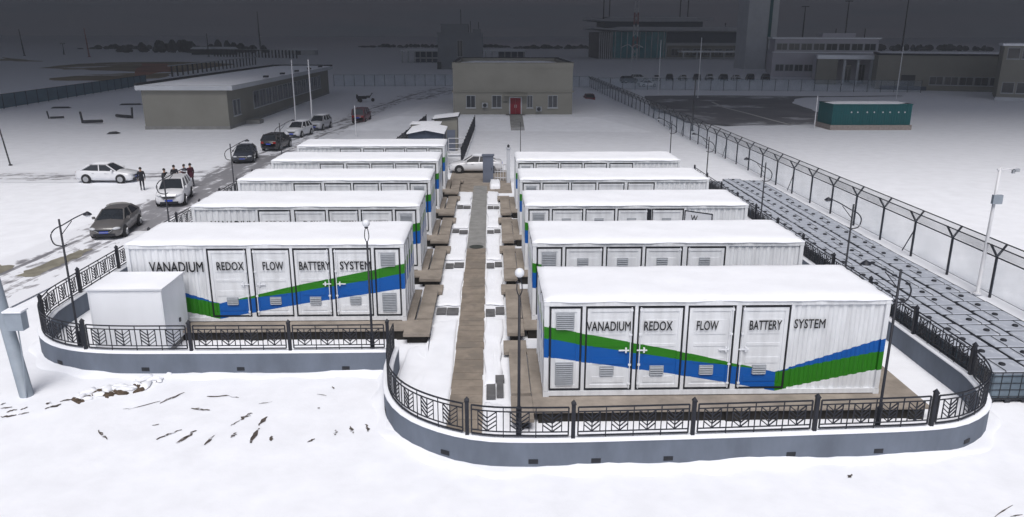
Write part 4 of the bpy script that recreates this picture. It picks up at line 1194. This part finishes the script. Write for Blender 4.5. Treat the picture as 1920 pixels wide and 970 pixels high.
def snow_roof(par, x0, x1, y0, y1, z, h=.12, name='roof_snow'):
    vs = []; fs = []; nx = max(3, int((x1-x0)/2)); ny = max(3, int((y1-y0)/2))
    for j in range(ny+1):
        for i in range(nx+1):
            x = x0+(x1-x0)*i/nx; y = y0+(y1-y0)*j/ny; e = min(i,nx-i,j,ny-j)
            vs.append((x,y,z+(0 if e == 0 else h)+.03*ring_noise(x*.7,y*.8)*(e > 0)))
    for j in range(ny):
        for i in range(nx): a = j*(nx+1)+i; fs.append((a,a+1,a+nx+2,a+nx+1))
    return MB().add(vs, fs).build(name, M_SNOWR, par, smooth=True)

def rot_about(e, x, y, deg):
    a = R(deg); e.rotation_euler = (0,0,a)
    e.location = (x-(x*math.cos(a)-y*math.sin(a)), y-(x*math.sin(a)+y*math.cos(a)), 0)
# house with the red door, on its snowy terrace
struct(MB().add([(-19,95,-.1),(20,93.5,-.1),(26,106,-.1),(24,140,-.1),(-16,140,-.1),(-12.6,102.6,1.0),(13.6,101.6,1.0),(16,106,1.0),(16,134,1.0),(-9,134,1.0)],
       [(5,6,7,8,9),(0,1,6,5),(1,2,7,6),(2,3,8,7),(3,4,9,8),(4,0,5,9)]).build('snow_terrace', M_SNOW))
BX0, BX1, BY0, BY1, BZ, BT = -5.1, 11.0, 105.0, 131.0, 1.0, 7.1
h = empty('red_door_house', (0,0,0), label='square tan house with parapet roof, red double door and four small windows', cat='house')
mb = MB(); mb.box(BX0,BX1,BY0,BY1,BZ-.4,BT); mb.build('wall', M_TAN, h)
mb = MB(); mb.box(BX0-.15,BX1+.15,BY0-.15,BY1+.15,3.95,4.10); mb.build('string_course', M_TAN, h)
mb = MB()
for (a,b,c,d) in ((BX0-.05,BX1+.05,BY0-.05,BY0+.3),(BX0-.05,BX1+.05,BY1-.3,BY1+.05),(BX0-.05,BX0+.3,BY0+.3,BY1-.3),(BX1-.3,BX1+.05,BY0+.3,BY1-.3)): mb.box(a,b,c,d,BT,BT+.62)
mb.build('parapet', M_TAN, h)
mb = MB()
for (a,b,c,d) in ((BX0-.12,BX1+.12,BY1-.36,BY1+.12),(BX0-.12,BX0+.36,BY0+.3,BY1-.36),(BX1-.36,BX1+.12,BY0+.3,BY1-.36)): mb.box(a,b,c,d,BT+.62,BT+.74)
mb.build('coping', M_BACKG, h)  # near-black on three sides for the shaded inner parapets
mb = MB(); mb.box(BX0-.1,BX1+.1,BY0-.1,BY0+.34,BT+.62,BT+.72); mb.build('front_coping', M_TAN, h)
snow_roof(h, BX0+.3, BX1-.3, BY0+.3, BY1-.3, BT+.02, .2)
for (a, b) in ((-3.35,-2.1),(.12,1.42),(4.86,5.65),(7.7,9.0)): window(h, a, b, 1.9, 3.55, BY0, bars=1)
d = MB(); d.box(2.60,3.30,BY0-.05,BY0,1.05,3.2); d.box(3.32,4.02,BY0-.05,BY0,1.05,3.2); d = d.build('door', M_RED, h)
q = MB(); q.box(3.18,3.24,BY0-.10,BY0-.05,1.9,2.3); q.box(3.38,3.44,BY0-.10,BY0-.05,1.9,2.3); q.build('handle', M_RIM, d)
q = MB(); q.box(2.45,2.6,BY0-.08,BY0,1.0,3.35); q.box(4.02,4.17,BY0-.08,BY0,1.0,3.35); q.box(2.6,4.02,BY0-.08,BY0,3.2,3.35); q.build('frame', M_GREYB, d)
q = MB(); q.box(1.7,4.9,BY0-1.0,BY0,3.5,3.66); q.build('canopy', M_TAN, h)
q = MB(); q.box(2.0,4.6,BY0-1.3,BY0,.6,1.0)
for i in range(10):
    yi = 102.4-.74*i; q.box(2.45,4.15,yi-.70,yi+.04,-.1,1.0-.157*max(0,102-yi)+.09)
q.box(2.45,4.15,102.44,103.7,.6,1.09)
q.build('steps', M_CONCG, h)
q = MB(); q.box(1.65,2.2,BY0-.06,BY0,2.62,2.72); q.build('plaque', M_STEEL, h)
for (x, z) in ((6.1,1.45),(-1.2,1.95)):
    q = MB(); q.box(x,x+.75,BY0-.42,BY0-.05,z,z+.62); q = q.build('air_conditioner', M_GREYL, h)
    MB().lathe([(.26,0),(.26,-.02),(.05,-.03)], (x+.36,BY0-.42,z+.31), 'y', 16).build('fan_grille', M_RUB, q)

# long low tan building on the left
LX0, LX1, LY0, LY1, LT = -43.0, -32.6, 97.0, 158.0, 4.75
l = empty('long_tan_building', (0,0,0), label='long low tan building with snowy roof and a strip of windows on its side', cat='building')
mb = MB(); mb.box(LX0,LX1,LY0,LY1,-.2,LT); mb.build('wall', M_TAN, l)
mb = MB(); mb.box(LX0-.05,LX1+.05,LY0-.05,LY1+.05,-.2,.35); mb.build('plinth', M_CONCG, l)
mb = MB(); mb.add([(LX0-.5,LY0-.5,LT),(LX1+.9,LY0-.5,LT),(LX1+.9,LY1+.5,LT),(LX0-.5,LY1+.5,LT),(LX0-.5,LY0-.5,LT+.55),(LX1+.9,LY0-.5,LT+.55),(LX1+.9,LY1+.5,LT+.55),(LX0-.5,LY1+.5,LT+.55)],
    [(0,3,2,1),(4,5,6,7),(0,1,5,4),(1,2,6,5),(2,3,7,6),(3,0,4,7)]); mb.build('roof', M_GREYB, l)
mb = MB(); mb.box(LX0-.55,LX0-.2,LY0-.5,LY1+.5,LT+.55,LT+.85); mb.box(LX0-.2,LX1+.9,LY1+.1,LY1+.5,LT+.55,LT+.85); mb.build('coping', M_BACKG, l)
snow_roof(l, LX0-.2, LX1+.75, LY0-.4, LY1+.1, LT+.56, .18)
for i in range(2): window(l, 98.9+1.6*i, 100.1+1.6*i, 1.4, 3.4, LX1, axis='x', bars=0)
for i in range(14): window(l, 107.6+3.1*i, 110.2+3.1*i, 1.6, 3.9, LX1, axis='x', bars=1)
for i in range(5):
    q = MB(); yy = 112+9*i; q.box(LX1+.3,LX1+.9,yy,yy+.8,LT+.74,LT+1.0); q.build('roof_vent', M_BACKG, l)
q = MB(); q.box(LX1+.02,LX1+1.9,103.2,105.0,-.1,.45); q.build('step', M_CONCG, l)

# teal metal cabin on a brick base
t = empty('teal_cabin', (0,0,0), label='teal corrugated metal cabin on a pale brick base in the snow at right', cat='cabin')
mb = MB(); x0, x1, y0, y1 = 42.9, 52.8, 96.0, 100.2
def corr_wall(a, b, z0, z1, nv, pit=.3, dep=.06):
    a = Vector((*a,0)); b = Vector((*b,0)); L = (b-a).length; d = (b-a)/L; nv = Vector(nv); n = int(L/pit); pit = L/n; pr_ = []
    for i in range(n):
        for (tt, o) in ((0,0),(.4,0),(.5,1),(.9,1)): pr_.append(a+d*(i+tt)*pit+nv*dep*o)
    pr_.append(b); vs = [(p.x,p.y,z) for p in pr_ for z in (z0,z1)]
    mb.add(vs, [(2*i,2*i+2,2*i+3,2*i+1) for i in range(len(pr_)-1)])
corr_wall((x0,y0),(x1,y0),.55,3.05,(0,-1,0)); corr_wall((x0,y1),(x0,y0),.55,3.05,(-1,0,0)); corr_wall((x1,y0),(x1,y1),.55,3.05,(1,0,0)); corr_wall((x1,y1),(x0,y1),.55,3.05,(0,1,0))
mb.build('wall', M_TEAL, t)
mb = MB(); mb.box(x0-.12,x1+.12,y0-.12,y1+.12,3.05,3.17)
for x in (x0-.07,x1-.07):
    for y in (y0-.07,y1-.07): mb.box(x,x+.14,y,y+.14,.5,3.05)
mb.build('frame', mat('dark_teal', (.0,.09,.10), .5, .1, 2), t)
snow_roof(t, x0-.1, x1+.1, y0-.1, y1+.1, 3.17, .1)
mb = MB(); mb.box(x0-.25,x1+.25,y0-.25,y1+.25,-.1,.55); mb.build('brick_base', M_BRICK, t)
for x in (45.2,46.0,47.2,48.1,49.2,50.1,51.2,52.0): MB().lathe([(.08,0),(.10,-.05),(.07,-.09)], (x,y0-.06,2.15), 'y', 10).build('light_cap', M_POLEW, t)  # row of small wall lights, built as unlit white caps

# yard behind the left row: sheds and its fence
s1 = empty('dark_shed', (-5.65,66.4,0), label='dark navy gabled shed with snowy roof just behind the left row', cat='shed')
mb = MB(); w = 1.5
mb.add([(-w,0,0),(w,0,0),(w,0,3.15),(0,0,3.45),(-w,0,3.15),(-w,4.6,0),(w,4.6,0),(w,4.6,3.15),(0,4.6,3.45),(-w,4.6,3.15)], [(0,1,2,3,4),(9,8,7,6,5),(0,4,9,5),(1,6,7,2)])
mb.build('wall', M_NAVY, s1)
mb = MB()
for s in (-1,1): mb.add([(0,-.25,3.46),(s*(w+.12),-.25,3.14),(s*(w+.12),4.8,3.14),(0,4.8,3.46),(0,-.25,3.56),(s*(w+.12),-.25,3.24),(s*(w+.12),4.8,3.24),(0,4.8,3.56)], [(0,1,2,3),(4,5,6,7),(0,1,5,4),(1,2,6,5),(2,3,7,6)])
mb.build('roof', M_SNOWR, s1)
mb = MB(); mb.box(-.6,.6,-.04,-.004,0,2.3); mb.build('door', M_SLATE, s1)
s2 = empty('grey_shed', (-4.6,78,0), label='grey shed with sloping snowy roof behind the dark shed', cat='shed')
MB().add([(-1.15,0,0),(1.15,0,0),(1.15,0,3.35),(-1.15,0,3.1),(-1.15,3,0),(1.15,3,0),(1.15,3,3.35),(-1.15,3,3.1)], [(0,1,2,3),(5,4,7,6),(1,5,6,2),(0,3,7,4)]).build('wall', M_TAN, s2)
def roof8(x0, x1, y0, y1, za, zb, t): return [(x0,y0,za),(x1,y0,zb),(x1,y1,zb),(x0,y1,za),(x0,y0,za+t),(x1,y0,zb+t),(x1,y1,zb+t),(x0,y1,za+t)]
HEX = [(0,3,2,1),(4,5,6,7),(0,1,5,4),(1,2,6,5),(2,3,7,6),(3,0,4,7)]
MB().add(roof8(-1.4,1.4,-.2,3.2,3.08,3.39,.1), HEX).build('roof', M_BACKG, s2)
MB().add(roof8(-1.3,1.3,-.1,3.1,3.20,3.49,.09), HEX).build('roof_snow', M_SNOWR, s2)
MB().box(.1,.95,-.05,-.004,0,2.1).build('door', M_SLATE, s2)
s3 = empty('flat_hut', (-6.3,73,0), label='low flat roofed hut between the dark shed and the grey shed', cat='hut')
mb = MB(); mb.box(-1.3,1.4,0,2.6,0,3.2); mb.build('wall', M_TAN, s3); snow_roof(s3,-1.4,1.5,-.1,2.7,3.21,.12)
mb = MB(); mb.box(-.3,.5,-.05,-.004,0,2.0); mb.build('door', M_SLATE, s3)
def bar_fence(a, b, n, h, label):
    a = Vector((*a,0)); b = Vector((*b,0)); d = (b-a); L = d.length; d /= L
    r = empty('bar_fence', a, label=label, cat='fence')
    for i in range(n+1):
        p = d*L*i/n; mb = MB(); mb.tube([p+Vector((0,0,-.05)), p+Vector((0,0,h))], .06, 6); mb.build('post', M_STEEL, r)
    for i in range(n):
        mb = MB(); p = d*L*i/n; q = d*L*(i+1)/n
        for z in (.15,h-.1): mb.tube([p+Vector((0,0,z)), q+Vector((0,0,z))], .03, 4)
        k = 12
        for j in range(1, k): c = p+(q-p)*j/k; mb.tube([c+Vector((0,0,.15)), c+Vector((0,0,h-.1))], .022, 4)
        mb.build('panel', M_IRON, r)
    mb = MB(); nr = Vector((-d.y,d.x,0))*.16
    mb.add([-nr,nr,d*L+nr,d*L-nr]+[v+Vector((0,0,.14)) for v in (-nr,nr,d*L+nr,d*L-nr)], [(4,5,6,7),(0,1,5,4),(1,2,6,5),(2,3,7,6),(3,0,4,7)])
    mb.build('kerb', M_SNOWR, r)
bar_fence((-2.7,68.5),(-2.05,97), 11, 1.7, 'dark bar fence on the right side of the shed yard')
bar_fence((-9.6,67.5),(-8.2,98), 11, 1.7, 'dark bar fence on the left side of the shed yard')
# grey stair frame at the end of the rear left container
e = empty('white_railing', (-4.15,74.5,0), label='white pipe guard rail in front of the yard beside the low sheds', cat='railing')
for (nm, pts) in (('post',[(0,0,0),(0,0,1.7)]),('post',[(1.4,0,0),(1.4,0,1.7)]),('rail',[(0,0,1.7),(1.4,0,1.7)]),('rail',[(0,0,1.2),(1.4,0,1.2)]),('rail',[(0,0,.7),(1.4,0,.7)])):
    MB().tube(pts, .04, 6).build(nm, M_POLEW, e)
MB().box(-.1,1.5,-.35,.35,.1,.25).build('platform', M_SNOWR, e)

# gate between the rows
e = empty('slate_cabinet', (-.26,60.3,0), label='tall slate grey electrical cabinet standing at the end of the walkway', cat='cabinet')
MB().box(-.42,.42,0,.6,0,2.12).build('body', M_SLATE, e); MB().box(-.5,.5,-.06,.66,2.12,2.2).build('lid', M_SLATE, e)
q = MB(); q.box(-.37,.37,-.02,-.003,.15,2.0); q = q.build('door', M_SLATE, e); MB().box(.25,.3,-.06,-.02,1.0,1.2).build('handle', M_STEEL, q)
e = empty('gate_pillar', (1.35,60.3,0), label='tall narrow grey gate pillar beside the rearmost right container', cat='pillar')
MB().box(-.14,.14,-.14,.14,0,2.7).build('shaft', M_GREYB, e); MB().box(-.2,.2,-.2,.2,2.7,2.8).build('cap', M_GREYB, e)
MB().lathe([(.05,2.8),(.1,2.86),(.1,2.98),(.02,3.05)], (0,0,0), n=10).build('finial', M_STEEL, e)
e = empty('sliding_gate', (.25,60.9,0), label='low pale sliding gate between the slate cabinet and the gate pillar', cat='gate')
for z in (.25,.75,1.3): MB().box(0,.95,-.03,.03,z,z+.07).build('rail', M_POLEW, e)
for i in range(5): MB().box(.02+.22*i,.06+.22*i,-.02,.02,.05,1.34).build('bar', M_POLEW, e)

# control tower block and its canopies
M_TWR = mat('tower_render', (.20,.215,.245), .85, .08, .3)
c = empty('control_tower', (0,0,0), label='pale blue grey tower block with a taller left part and dark tall window', cat='building')
mb = MB(); mb.box(-18.3,-2.8,274,287,-.2,12.1); mb.box(-17.1,-7.8,275,286,12.1,14.9); mb.box(-6.2,-3.6,276,282,12.1,13.4); mb.build('wall', M_TWR, c)
mb = MB(); mb.box(-18.5,-2.6,273.8,274.05,11.8,12.3); mb.box(-17.3,-7.6,274.8,275.05,14.6,15.1); mb.build('parapet', M_TWR, c)
snow_roof(c, -18.2,-17.2,274.2,286.8,12.1,.15); 
window(c, -11.7, -9.6, 4.1, 9.8, 274, bars=1, sill=False, fr=.2)
for (x, z, hh) in ((-10.3,14.9,5),(-7.0,12.1,4),(-4.2,13.4,2.4)):
    MB().tube([(x,277,z),(x,277,z+hh)], .12, 6).build('antenna', M_STEEL, c)
mb = MB(); mb.box(-18.6,-17.2,273.6,274,-.1,2.4); mb.build('door', M_STEEL, c)
def canopy(x0, x1, y, z, label, dark):
    r = empty('canopy_building', (0,0,0), label=label, cat='building')
    MB().box(x0,x1,y,y+16,z,z+.5).build('roof', M_GREYB, r); snow_roof(r, x0+.1,x1-.1,y+.1,y+15.9,z+.5,.4)
    n = 7
    for i in range(n): x = x0+1.0+(x1-x0-2.0)*i/(n-1); MB().box(x-.22,x+.22,y+.5,y+.9,-.1,z).build('column', M_GREYL, r)
    MB().box(x0+(x1-x0)*.35, x1-.3, y+6, y+15, -.1, z).build('back_wall', M_NAVY, r)
    MB().box(x0+(x1-x0)*.35, x1-.3, y+5.8, y+5.99, 1.6, 2.1).build('beam', M_GREYB, r)
canopy(-38.8,-21.5,338,4.6,'long snow roofed canopy on white columns left of the tower block', 0)
canopy(-3.2,15.2,338,4.6,'snow roofed canopy building right of the tower block', 0)

# terminal with its swept roofs
t = empty('terminal', (0,0,0), label='wide terminal building with teal glass and two flared roofs at right', cat='building')
MB().box(61,128,402,440,-.2,13.6).build('wall', M_GREYB, t)
MB().box(54.5,61,401,440,-.2,13.2).build('wing', mat('dark_stone', (.12,.11,.12), .8, .2, .3), t)
for i in range(6): MB().box(55+1.05*i,55.45+1.05*i,400.5,400.99,0,13).build('fin', M_GREYB, t)
g_ = MB(); g_.box(62,89,401.2,401.99,.5,13.3); g_ = g_.build('glass_wall', M_TEALG, t)
for i in range(9): MB().box(63+3.1*i,63.3+3.1*i,400.9,401.19,.5,13.3).build('mullion', M_GREYB, g_)
MB().box(89.5,127.5,401.2,401.99,8.0,13.2).build('dark_band', M_NAVY, t)
MB().box(90,127,401.5,401.98,1.0,6.6).build('lower_facade', M_TAN, t)
for i in range(6): window(t, 92+5.6*i, 96+5.6*i, 1.5, 5.2, 401.45, bars=1, sill=False, fr=.25)
def flared(name, x0, x1, y0, y1, z, flare, th):
    vs = []; fs = []; prof = [(-.06,flare*.9),(.0,flare*.55),(.05,flare*.2),(.12,0),(.5,-.1),(.88,0),(.95,flare*.2),(1.0,flare*.55),(1.06,flare*.9)]
    for (tt, dz) in prof:
        x = x0+(x1-x0)*tt; e = abs(tt-.5)*2; k = 1-.05*e**6; th2 = th*(1.0 if e < .8 else .5)
        for (y, z2) in ((y0,z+dz),(y1,z+dz),(y1,z+dz+th2),(y0+3,z+dz+th2)): vs.append((x,y,z2))
    n = len(prof)
    for i in range(n-1):
        for j in range(4): fs.append((i*4+j,i*4+(j+1)%4,(i+1)*4+(j+1)%4,(i+1)*4+j))
    fs += [(0,1,2,3),(n*4-4,n*4-3,n*4-2,n*4-1)]
    return MB().add(vs, fs).build(name, M_GREYB, t)
lr = flared('lower_roof', 56, 129, 396, 444, 13.8, 1.0, 1.9)
ur_ = flared('upper_roof', 54, 110, 402, 438, 18.3, .9, 2.0)
MB().box(58,108,404,436,15.5,18.3).build('clerestory', M_NAVY, t)
snow_roof(t, 58,107,405,437,20.32,.3); 
for x in (58.0,61.0,97.5,101.5): MB().tube([(x,410,18),(x,410,36)], .28, 6).build('roof_mast', M_STEEL, t)
MB().box(95,132,392,400.5,3.4,4.2).build('porch_roof', M_SNOWR, t)
for i in range(6): MB().box(96+6.8*i,96.6+6.8*i,392.3,392.9,-.1,3.4).build('porch_column', M_GREYB, t)

# red and white lattice mast before the terminal
e = empty('lattice_mast', (69.5,380,0), label='pale red lattice mast rising in front of the terminal glass', cat='mast')
M_MR = mat('mast_red', (.30,.12,.12), .6, .15, 2)
for i in range(6):
    mb = MB(); z0, z1 = i*5.5, (i+1)*5.5; w0 = 1.15-.06*i; w1 = 1.15-.06*(i+1)
    for (a, b) in ((-1,-1),(1,-1),(1,1),(-1,1)): mb.tube([(a*w0,b*w0,z0),(a*w1,b*w1,z1)], .16, 4)
    for s in (-1,1):
        for k in range(2):
            za, zb_ = z0+2.75*k, z0+2.75*(k+1)
            mb.tube([(-w0,s*w0,za),(w0,s*w0,zb_)], .09, 4); mb.tube([(s*w0,-w0,za),(s*w0,w0,zb_)], .09, 4); mb.tube([(w0,s*w0,za),(-w0,s*w0,zb_)], .09, 4)
    mb.build('mast_section', M_MR if i % 2 else M_POLEW, e)

# tall slab tower with a teal stripe
e = empty('slab_tower', (0,0,0), label='tall pale slab tower with a teal stripe, cut by the top of the photo', cat='tower')
MB().box(90.2,97.6,278,290,-.2,34).build('wall', M_GREYB, e)
MB().box(97.6,98.6,277.7,289,11.0,33.8).build('teal_stripe', M_TEAL, e)
MB().box(98.6,101.2,279,289,-.2,33).build('side_wall', mat('light_render', (.6,.62,.65), .85, .05, .3), e)
MB().box(89.8,101.6,277.5,290.5,34,34.6).build('roof', M_GREYB, e)

# low white block with two window bands
e = empty('low_white_block', (0,0,0), label='low pale block with two dark window bands and a rooftop plant room', cat='building')
M_LIL = mat('lilac_render', (.46,.45,.50), .85, .07, .3)
MB().box(81,109.5,225,262,-.2,6.8).build('lower_storey', M_LIL, e)
MB().box(81.5,109,227,262,6.8,10.6).build('upper_storey', M_LIL, e)
MB().box(95,104,236,250,10.6,12.2).build('plant_room', M_LIL, e)
MB().box(80.8,109.6,226.7,262.3,10.6,10.95).build('roof', M_SNOWR, e)
MB().box(80.8,109.7,224.7,226.9,6.8,7.0).build('terrace_snow', M_SNOWR, e)
for i in range(8): window(e, 81.9+3.35*i, 85.0+3.35*i, 7.4, 9.4, 227, bars=1, sill=False, fr=.15)
for i in range(5): window(e, 82+2.6*i, 84.4+2.6*i, 1.6, 3.6, 225, bars=1, sill=False, fr=.15)
for x in (99,107): MB().tube([(x,240,10.6),(x,240,13.5)], .15, 6).build('vent_pipe', M_STEEL, e)

rot_about(e, 81, 225, -17)
# long tan hall and the entrance portal beside it
e = empty('entrance_portal', (0,0,0), label='tall columned entrance portal between the pale block and the tan hall', cat='building')
MB().box(80,94.5,197,222,-.2,6.6).build('wall', M_LIL, e)
MB().box(79.6,95,190,197,6.0,6.9).build('roof', M_SNOWR, e)
MB().box(79.7,84.3,190.2,197,-.1,6.0).build('side_block', M_TAN, e)
for i, x in enumerate((85.6,88.6,91.6,93.9)): MB().box(x,x+.55,190.4,191,-.1,6.0).build('column', M_GREYB, e)
for x in (86.5,89.7,92.4): window(e, x, x+1.5, .2, 4.6, 197, bars=1, sill=False, fr=.12)
rot_about(e, 80, 190, -20)
e = empty('tan_hall', (0,0,0), label='long blank tan hall with a low strip of windows at the far right', cat='building')
MB().box(85.6,114.5,172,190,-.4,7.35).build('wall', M_TAN, e)
MB().box(85.4,114.6,171.8,190.2,7.35,7.75).build('coping', M_BACKG, e)
snow_roof(e, 86,114.2,172.3,189.6,7.76,.15)
for i in range(6): window(e, 96.2+2.85*i, 98.9+2.85*i, 1.2, 3.0, 172, bars=1, sill=True, fr=.1)
MB().box(86.6,95.8,171.4,171.99,-.2,.85).build('dark_plinth', M_NAVY, e)
MB().box(109.6,110.2,171.7,171.99,-.2,7.3).build('downpipe', M_BACKG, e)
q = MB(); q.box(90.6,93.4,171.88,171.99,.86,3.2); q.build('gate', M_STEEL, e)
rot_about(e, 85.6, 172, -23)
e = empty('corner_building', (0,0,0), label='tan building with two window bands cut by the right edge', cat='building')
MB().box(93.7,116,142,160,-.3,9.7).build('wall', M_TAN, e)
MB().box(93.4,116.3,141.7,160.3,9.7,10.1).build('roof', M_SNOWR, e)
for z in (1.3,7.4):
    for i in range(6): window(e, 94.3+2.3*i, 96.3+2.3*i, z, z+2.0, 142, bars=0, sill=True, fr=.1)
MB().box(93.5,116.1,141.6,142.0,-.3,.6).build('plinth', M_GREYB, e)

rot_about(e, 93.7, 142, -31)
# ------------------------------------------------------------------ far masts, posts and debris
def mast(x, y, h_, r_, label, cat='mast', head=None, lean=0, m=M_STEEL):
    e = empty('tall_mast' if cat == 'mast' else 'street_lamp', (x,y,0), label=label, cat=cat)
    MB().tube([(0,0,-.2),(lean*h_*.5,0,h_*.5),(lean*h_,0,h_)], [r_*1.2,r_,r_*.6], 6).build('pole', m, e)
    if head == 'T':
        mb = MB(); mb.box(-1.4+lean*h_,1.4+lean*h_,-.2,.2,h_-.1,h_+.25); mb.build('lamp_head', m, e)
    if head == 'B':
        mb = MB(); mb.lathe([(.2,h_-.2),(.45,h_),(.45,h_+.5),(.1,h_+.8)], (lean*h_,0,0), n=10); mb.build('lamp_head', m, e)
    MB().lathe([(r_*2.6,-.2),(r_*2.6,.3),(r_*1.3,.4)], (0,0,0), n=8).build('base', m, e)
    return e
mast(-255,439,14,.3,'thin dark mast at the far left of the horizon, leftmost but one',lean=-.05)
mast(-268,436,14,.3,'thin dark mast leftmost on the far horizon',lean=-.05)
mast(-210.6,420,14.5,.3,'thin reddish mast on the far left horizon above the dead grass',lean=-.04,m=M_MR)
mast(-250,470,6,.25,'short far mast with a cross head left of the reddish mast',head='T')
mast(-173,600,28,.45,'tall thin mast on the horizon above the far pillar fence',lean=-.01)
mast(-152,430,12,.25,'thin mast by the far wood on the left horizon')
mast(118.8,300,22,.28,'tall floodlight mast with a T head, left of two above the pale block','street lamp',head='T')
mast(135.2,300,24,.28,'tall floodlight mast with a T head, right of two above the pale block','street lamp',head='T',lean=.0)
mast(126.3,240,24,.22,'slim dark mast rising above the tan hall roof',lean=.0)
mast(112.5,330,20,.16,'thin reddish mast beside the slab tower',m=M_MR)
mast(120,405,17,.3,'small lamp mast with a round head behind the terminal roof','street lamp',head='B')
for i, (x, y, h_, lb) in enumerate([(-26.2,104.3,8.2,'tall white pole beside the long tan building, left of the pair'),(-22.6,98.2,8.4,'tall white pole beside the long tan building, right of the pair'),(-15.75,90,3.5,'short white post before the maroon van'),
      (41.5,97.8,4.0,'white pole left of the teal cabin'),(76.8,145.5,9.5,'white pole behind the teal cabin'),(39.3,147,11,'tall pale pole by the wire fence at the far car park'),(34.5,160,10.5,'pale pole left of the far car park by the wire fence')]):
    stake('white_pole', x, y, h_, .09 if h_ > 4 else .07, lb, 'pole', M_POLEW, group='white poles')
e = stake('street_lamp', 25.0,95,6.2,.09, 'dark street lamp pole beyond the wire fence at the cleared road', 'street lamp', M_STEEL)
MB().lathe([(.05,6.1),(.22,6.2),(.2,6.3),(.05,6.4)], (0,0,0), n=10).build('lamp_head', M_STEEL, e)
e = stake('guy_pole', -43.2,69.4,5.8,.06, 'thin dark leaning pole in the snow at the far left edge', 'pole', M_STEEL, lean=-.12)
# twin curved street lamp before the terminal
e = empty('street_lamp', (52,290,0), label='double armed curved street lamp before the terminal', cat='street lamp')
MB().tube([(0,0,0),(0,0,7.5)], .16, 6).build('pole', M_POLEW, e)
for s in (-1,1): MB().tube(curve_pts([(0,0,7.2),(s*1.5,0,8.2),(s*4,0,7.2)]), .13, 6).build('arm', M_POLEW, e)
# broken concrete pieces in the snow at left
def debris(x, y, rz, label, k=1, upright=True):
    e = empty('concrete_debris', (x,y,0), R(rz), label=label, cat='debris', group='broken dark pieces in the snow')
    mb = MB(); mb.tube([(0,0,.2*k),(2.6*k,0,.3*k)], .22*k, 6); mb.build('fallen_piece', M_STEEL, e)
    if upright: MB().tube([(-.2,0,0),(-.35,0,1.5*k)], .14*k, 6).build('stump', M_STEEL, e)
debris(-54,103.8,-8,'dark stump with a broken pipe lying in the snow left of the long building')
debris(-50.6,110,160,'dark stump with rubble beside it, close to the long building corner')
debris(-61.5,109.5,0,'small dark stump with a thin bar in the snow, leftmost',.7)
for i, (x, y, w) in enumerate([(-62,131,3.5),(-55,133.5,2.2),(-70,125,2.8),(-45.5,92,1.2)]):
    o = MB().add([(x,y,-.02),(x+w,y+.3,-.02),(x+w,y+1.2,-.02),(x,y+1.0,-.02),(x+.3,y+.3,.22),(x+w-.3,y+.5,.25),(x+w-.4,y+.9,.22),(x+.4,y+.8,.2)], [(4,5,6,7),(0,1,5,4),(1,2,6,5),(2,3,7,6),(3,0,4,7)]).build('fallen_slab', M_STEEL)
    tag(o, ['long dark slab lying at the foot of the panel fence','shorter dark slab lying right of the long one by the panel fence','dark slab at the left end by the panel fence','single dark slab in the snow before the long tan building'][i], 'slab', 'dark slabs in the snow')
# snow covered round lid by the lane
o = MB().lathe([(.72,-.02),(.75,.10),(.6,.16),(.1,.18)], (-25.6,52.0,0), n=20).build('well_cover', M_CONCG); tag(o, 'round grey well cover in the snow behind the grey sedan', 'well cover')
# far wood and buildings on the horizon
def wood(x0, x1, y, h_, seed, mb):
    rnd = random.Random(seed); n = int((x1-x0)/3)
    for i in range(n):
        x = x0+(x1-x0)*(i+rnd.random())/n; hh = h_*rnd.uniform(.5,1.1)*min(1,.35+min(i,n-i)*.12); rr = rnd.uniform(2,4); yy = y+rnd.uniform(0,30)
        mb.lathe([(rr*.4,-.2),(rr,hh*.3),(rr*.8,hh*.7),(rr*.3,hh)], (x,yy,0), n=6)
wm = MB(); wood(-250,-148,520,7.5,3,wm); wood(-330,-255,640,4,4,wm); wood(-130,20,760,3,5,wm); wood(20,160,700,3.5,6,wm); wood(160,420,640,5,7,wm)
tag(wm.build('far_wood', M_FWOOD), 'dark line of bare woodland along the far horizon', 'wood', kind='stuff')
for i, (x, y, w, hh, lb) in enumerate([(-176,470,24,4.2,'long dark shed on the far left horizon'),(-122,470,18,3.6,'pale shed on the far horizon right of the wood')]):
    e = empty('far_shed', (x,y,0), label=lb, cat='shed'); MB().box(0,w,0,9,-.2,hh-1).build('wall', M_BACKG if i == 0 else M_GREYB, e)
    MB().add([(-.5,-.5,hh-1),(w+.5,-.5,hh-1),(w+.5,9.5,hh-1),(-.5,9.5,hh-1),(-.5,4.5,hh+.3),(w+.5,4.5,hh+.3)], [(0,1,5,4),(2,3,4,5),(1,2,5),(3,0,4),(0,3,2,1)]).build('roof', M_SNOWR, e)
    MB().box(w*.4,w*.55,-.1,-.01,0,2.2).build('door', M_STEEL, e)

# the cold air that greys the far things
hb = MB().box(-900,900,-40,1500,-1.5,60).build('haze', None)
hb.data.materials.clear()
M = bpy.data.materials.new('haze_air'); M.use_nodes = True; nt = M.node_tree
nt.nodes.remove(nt.nodes['Principled BSDF']); pv_ = nt.nodes.new('ShaderNodeVolumePrincipled')
pv_.inputs['Color'].default_value = (.80,.84,.92,1); pv_.inputs['Density'].default_value = .00065
nt.links.new(pv_.outputs[0], nt.nodes['Material Output'].inputs['Volume'])
hb.data.materials.append(M); tag(hb, 'grey winter haze lying over the whole site', 'haze', kind='stuff')
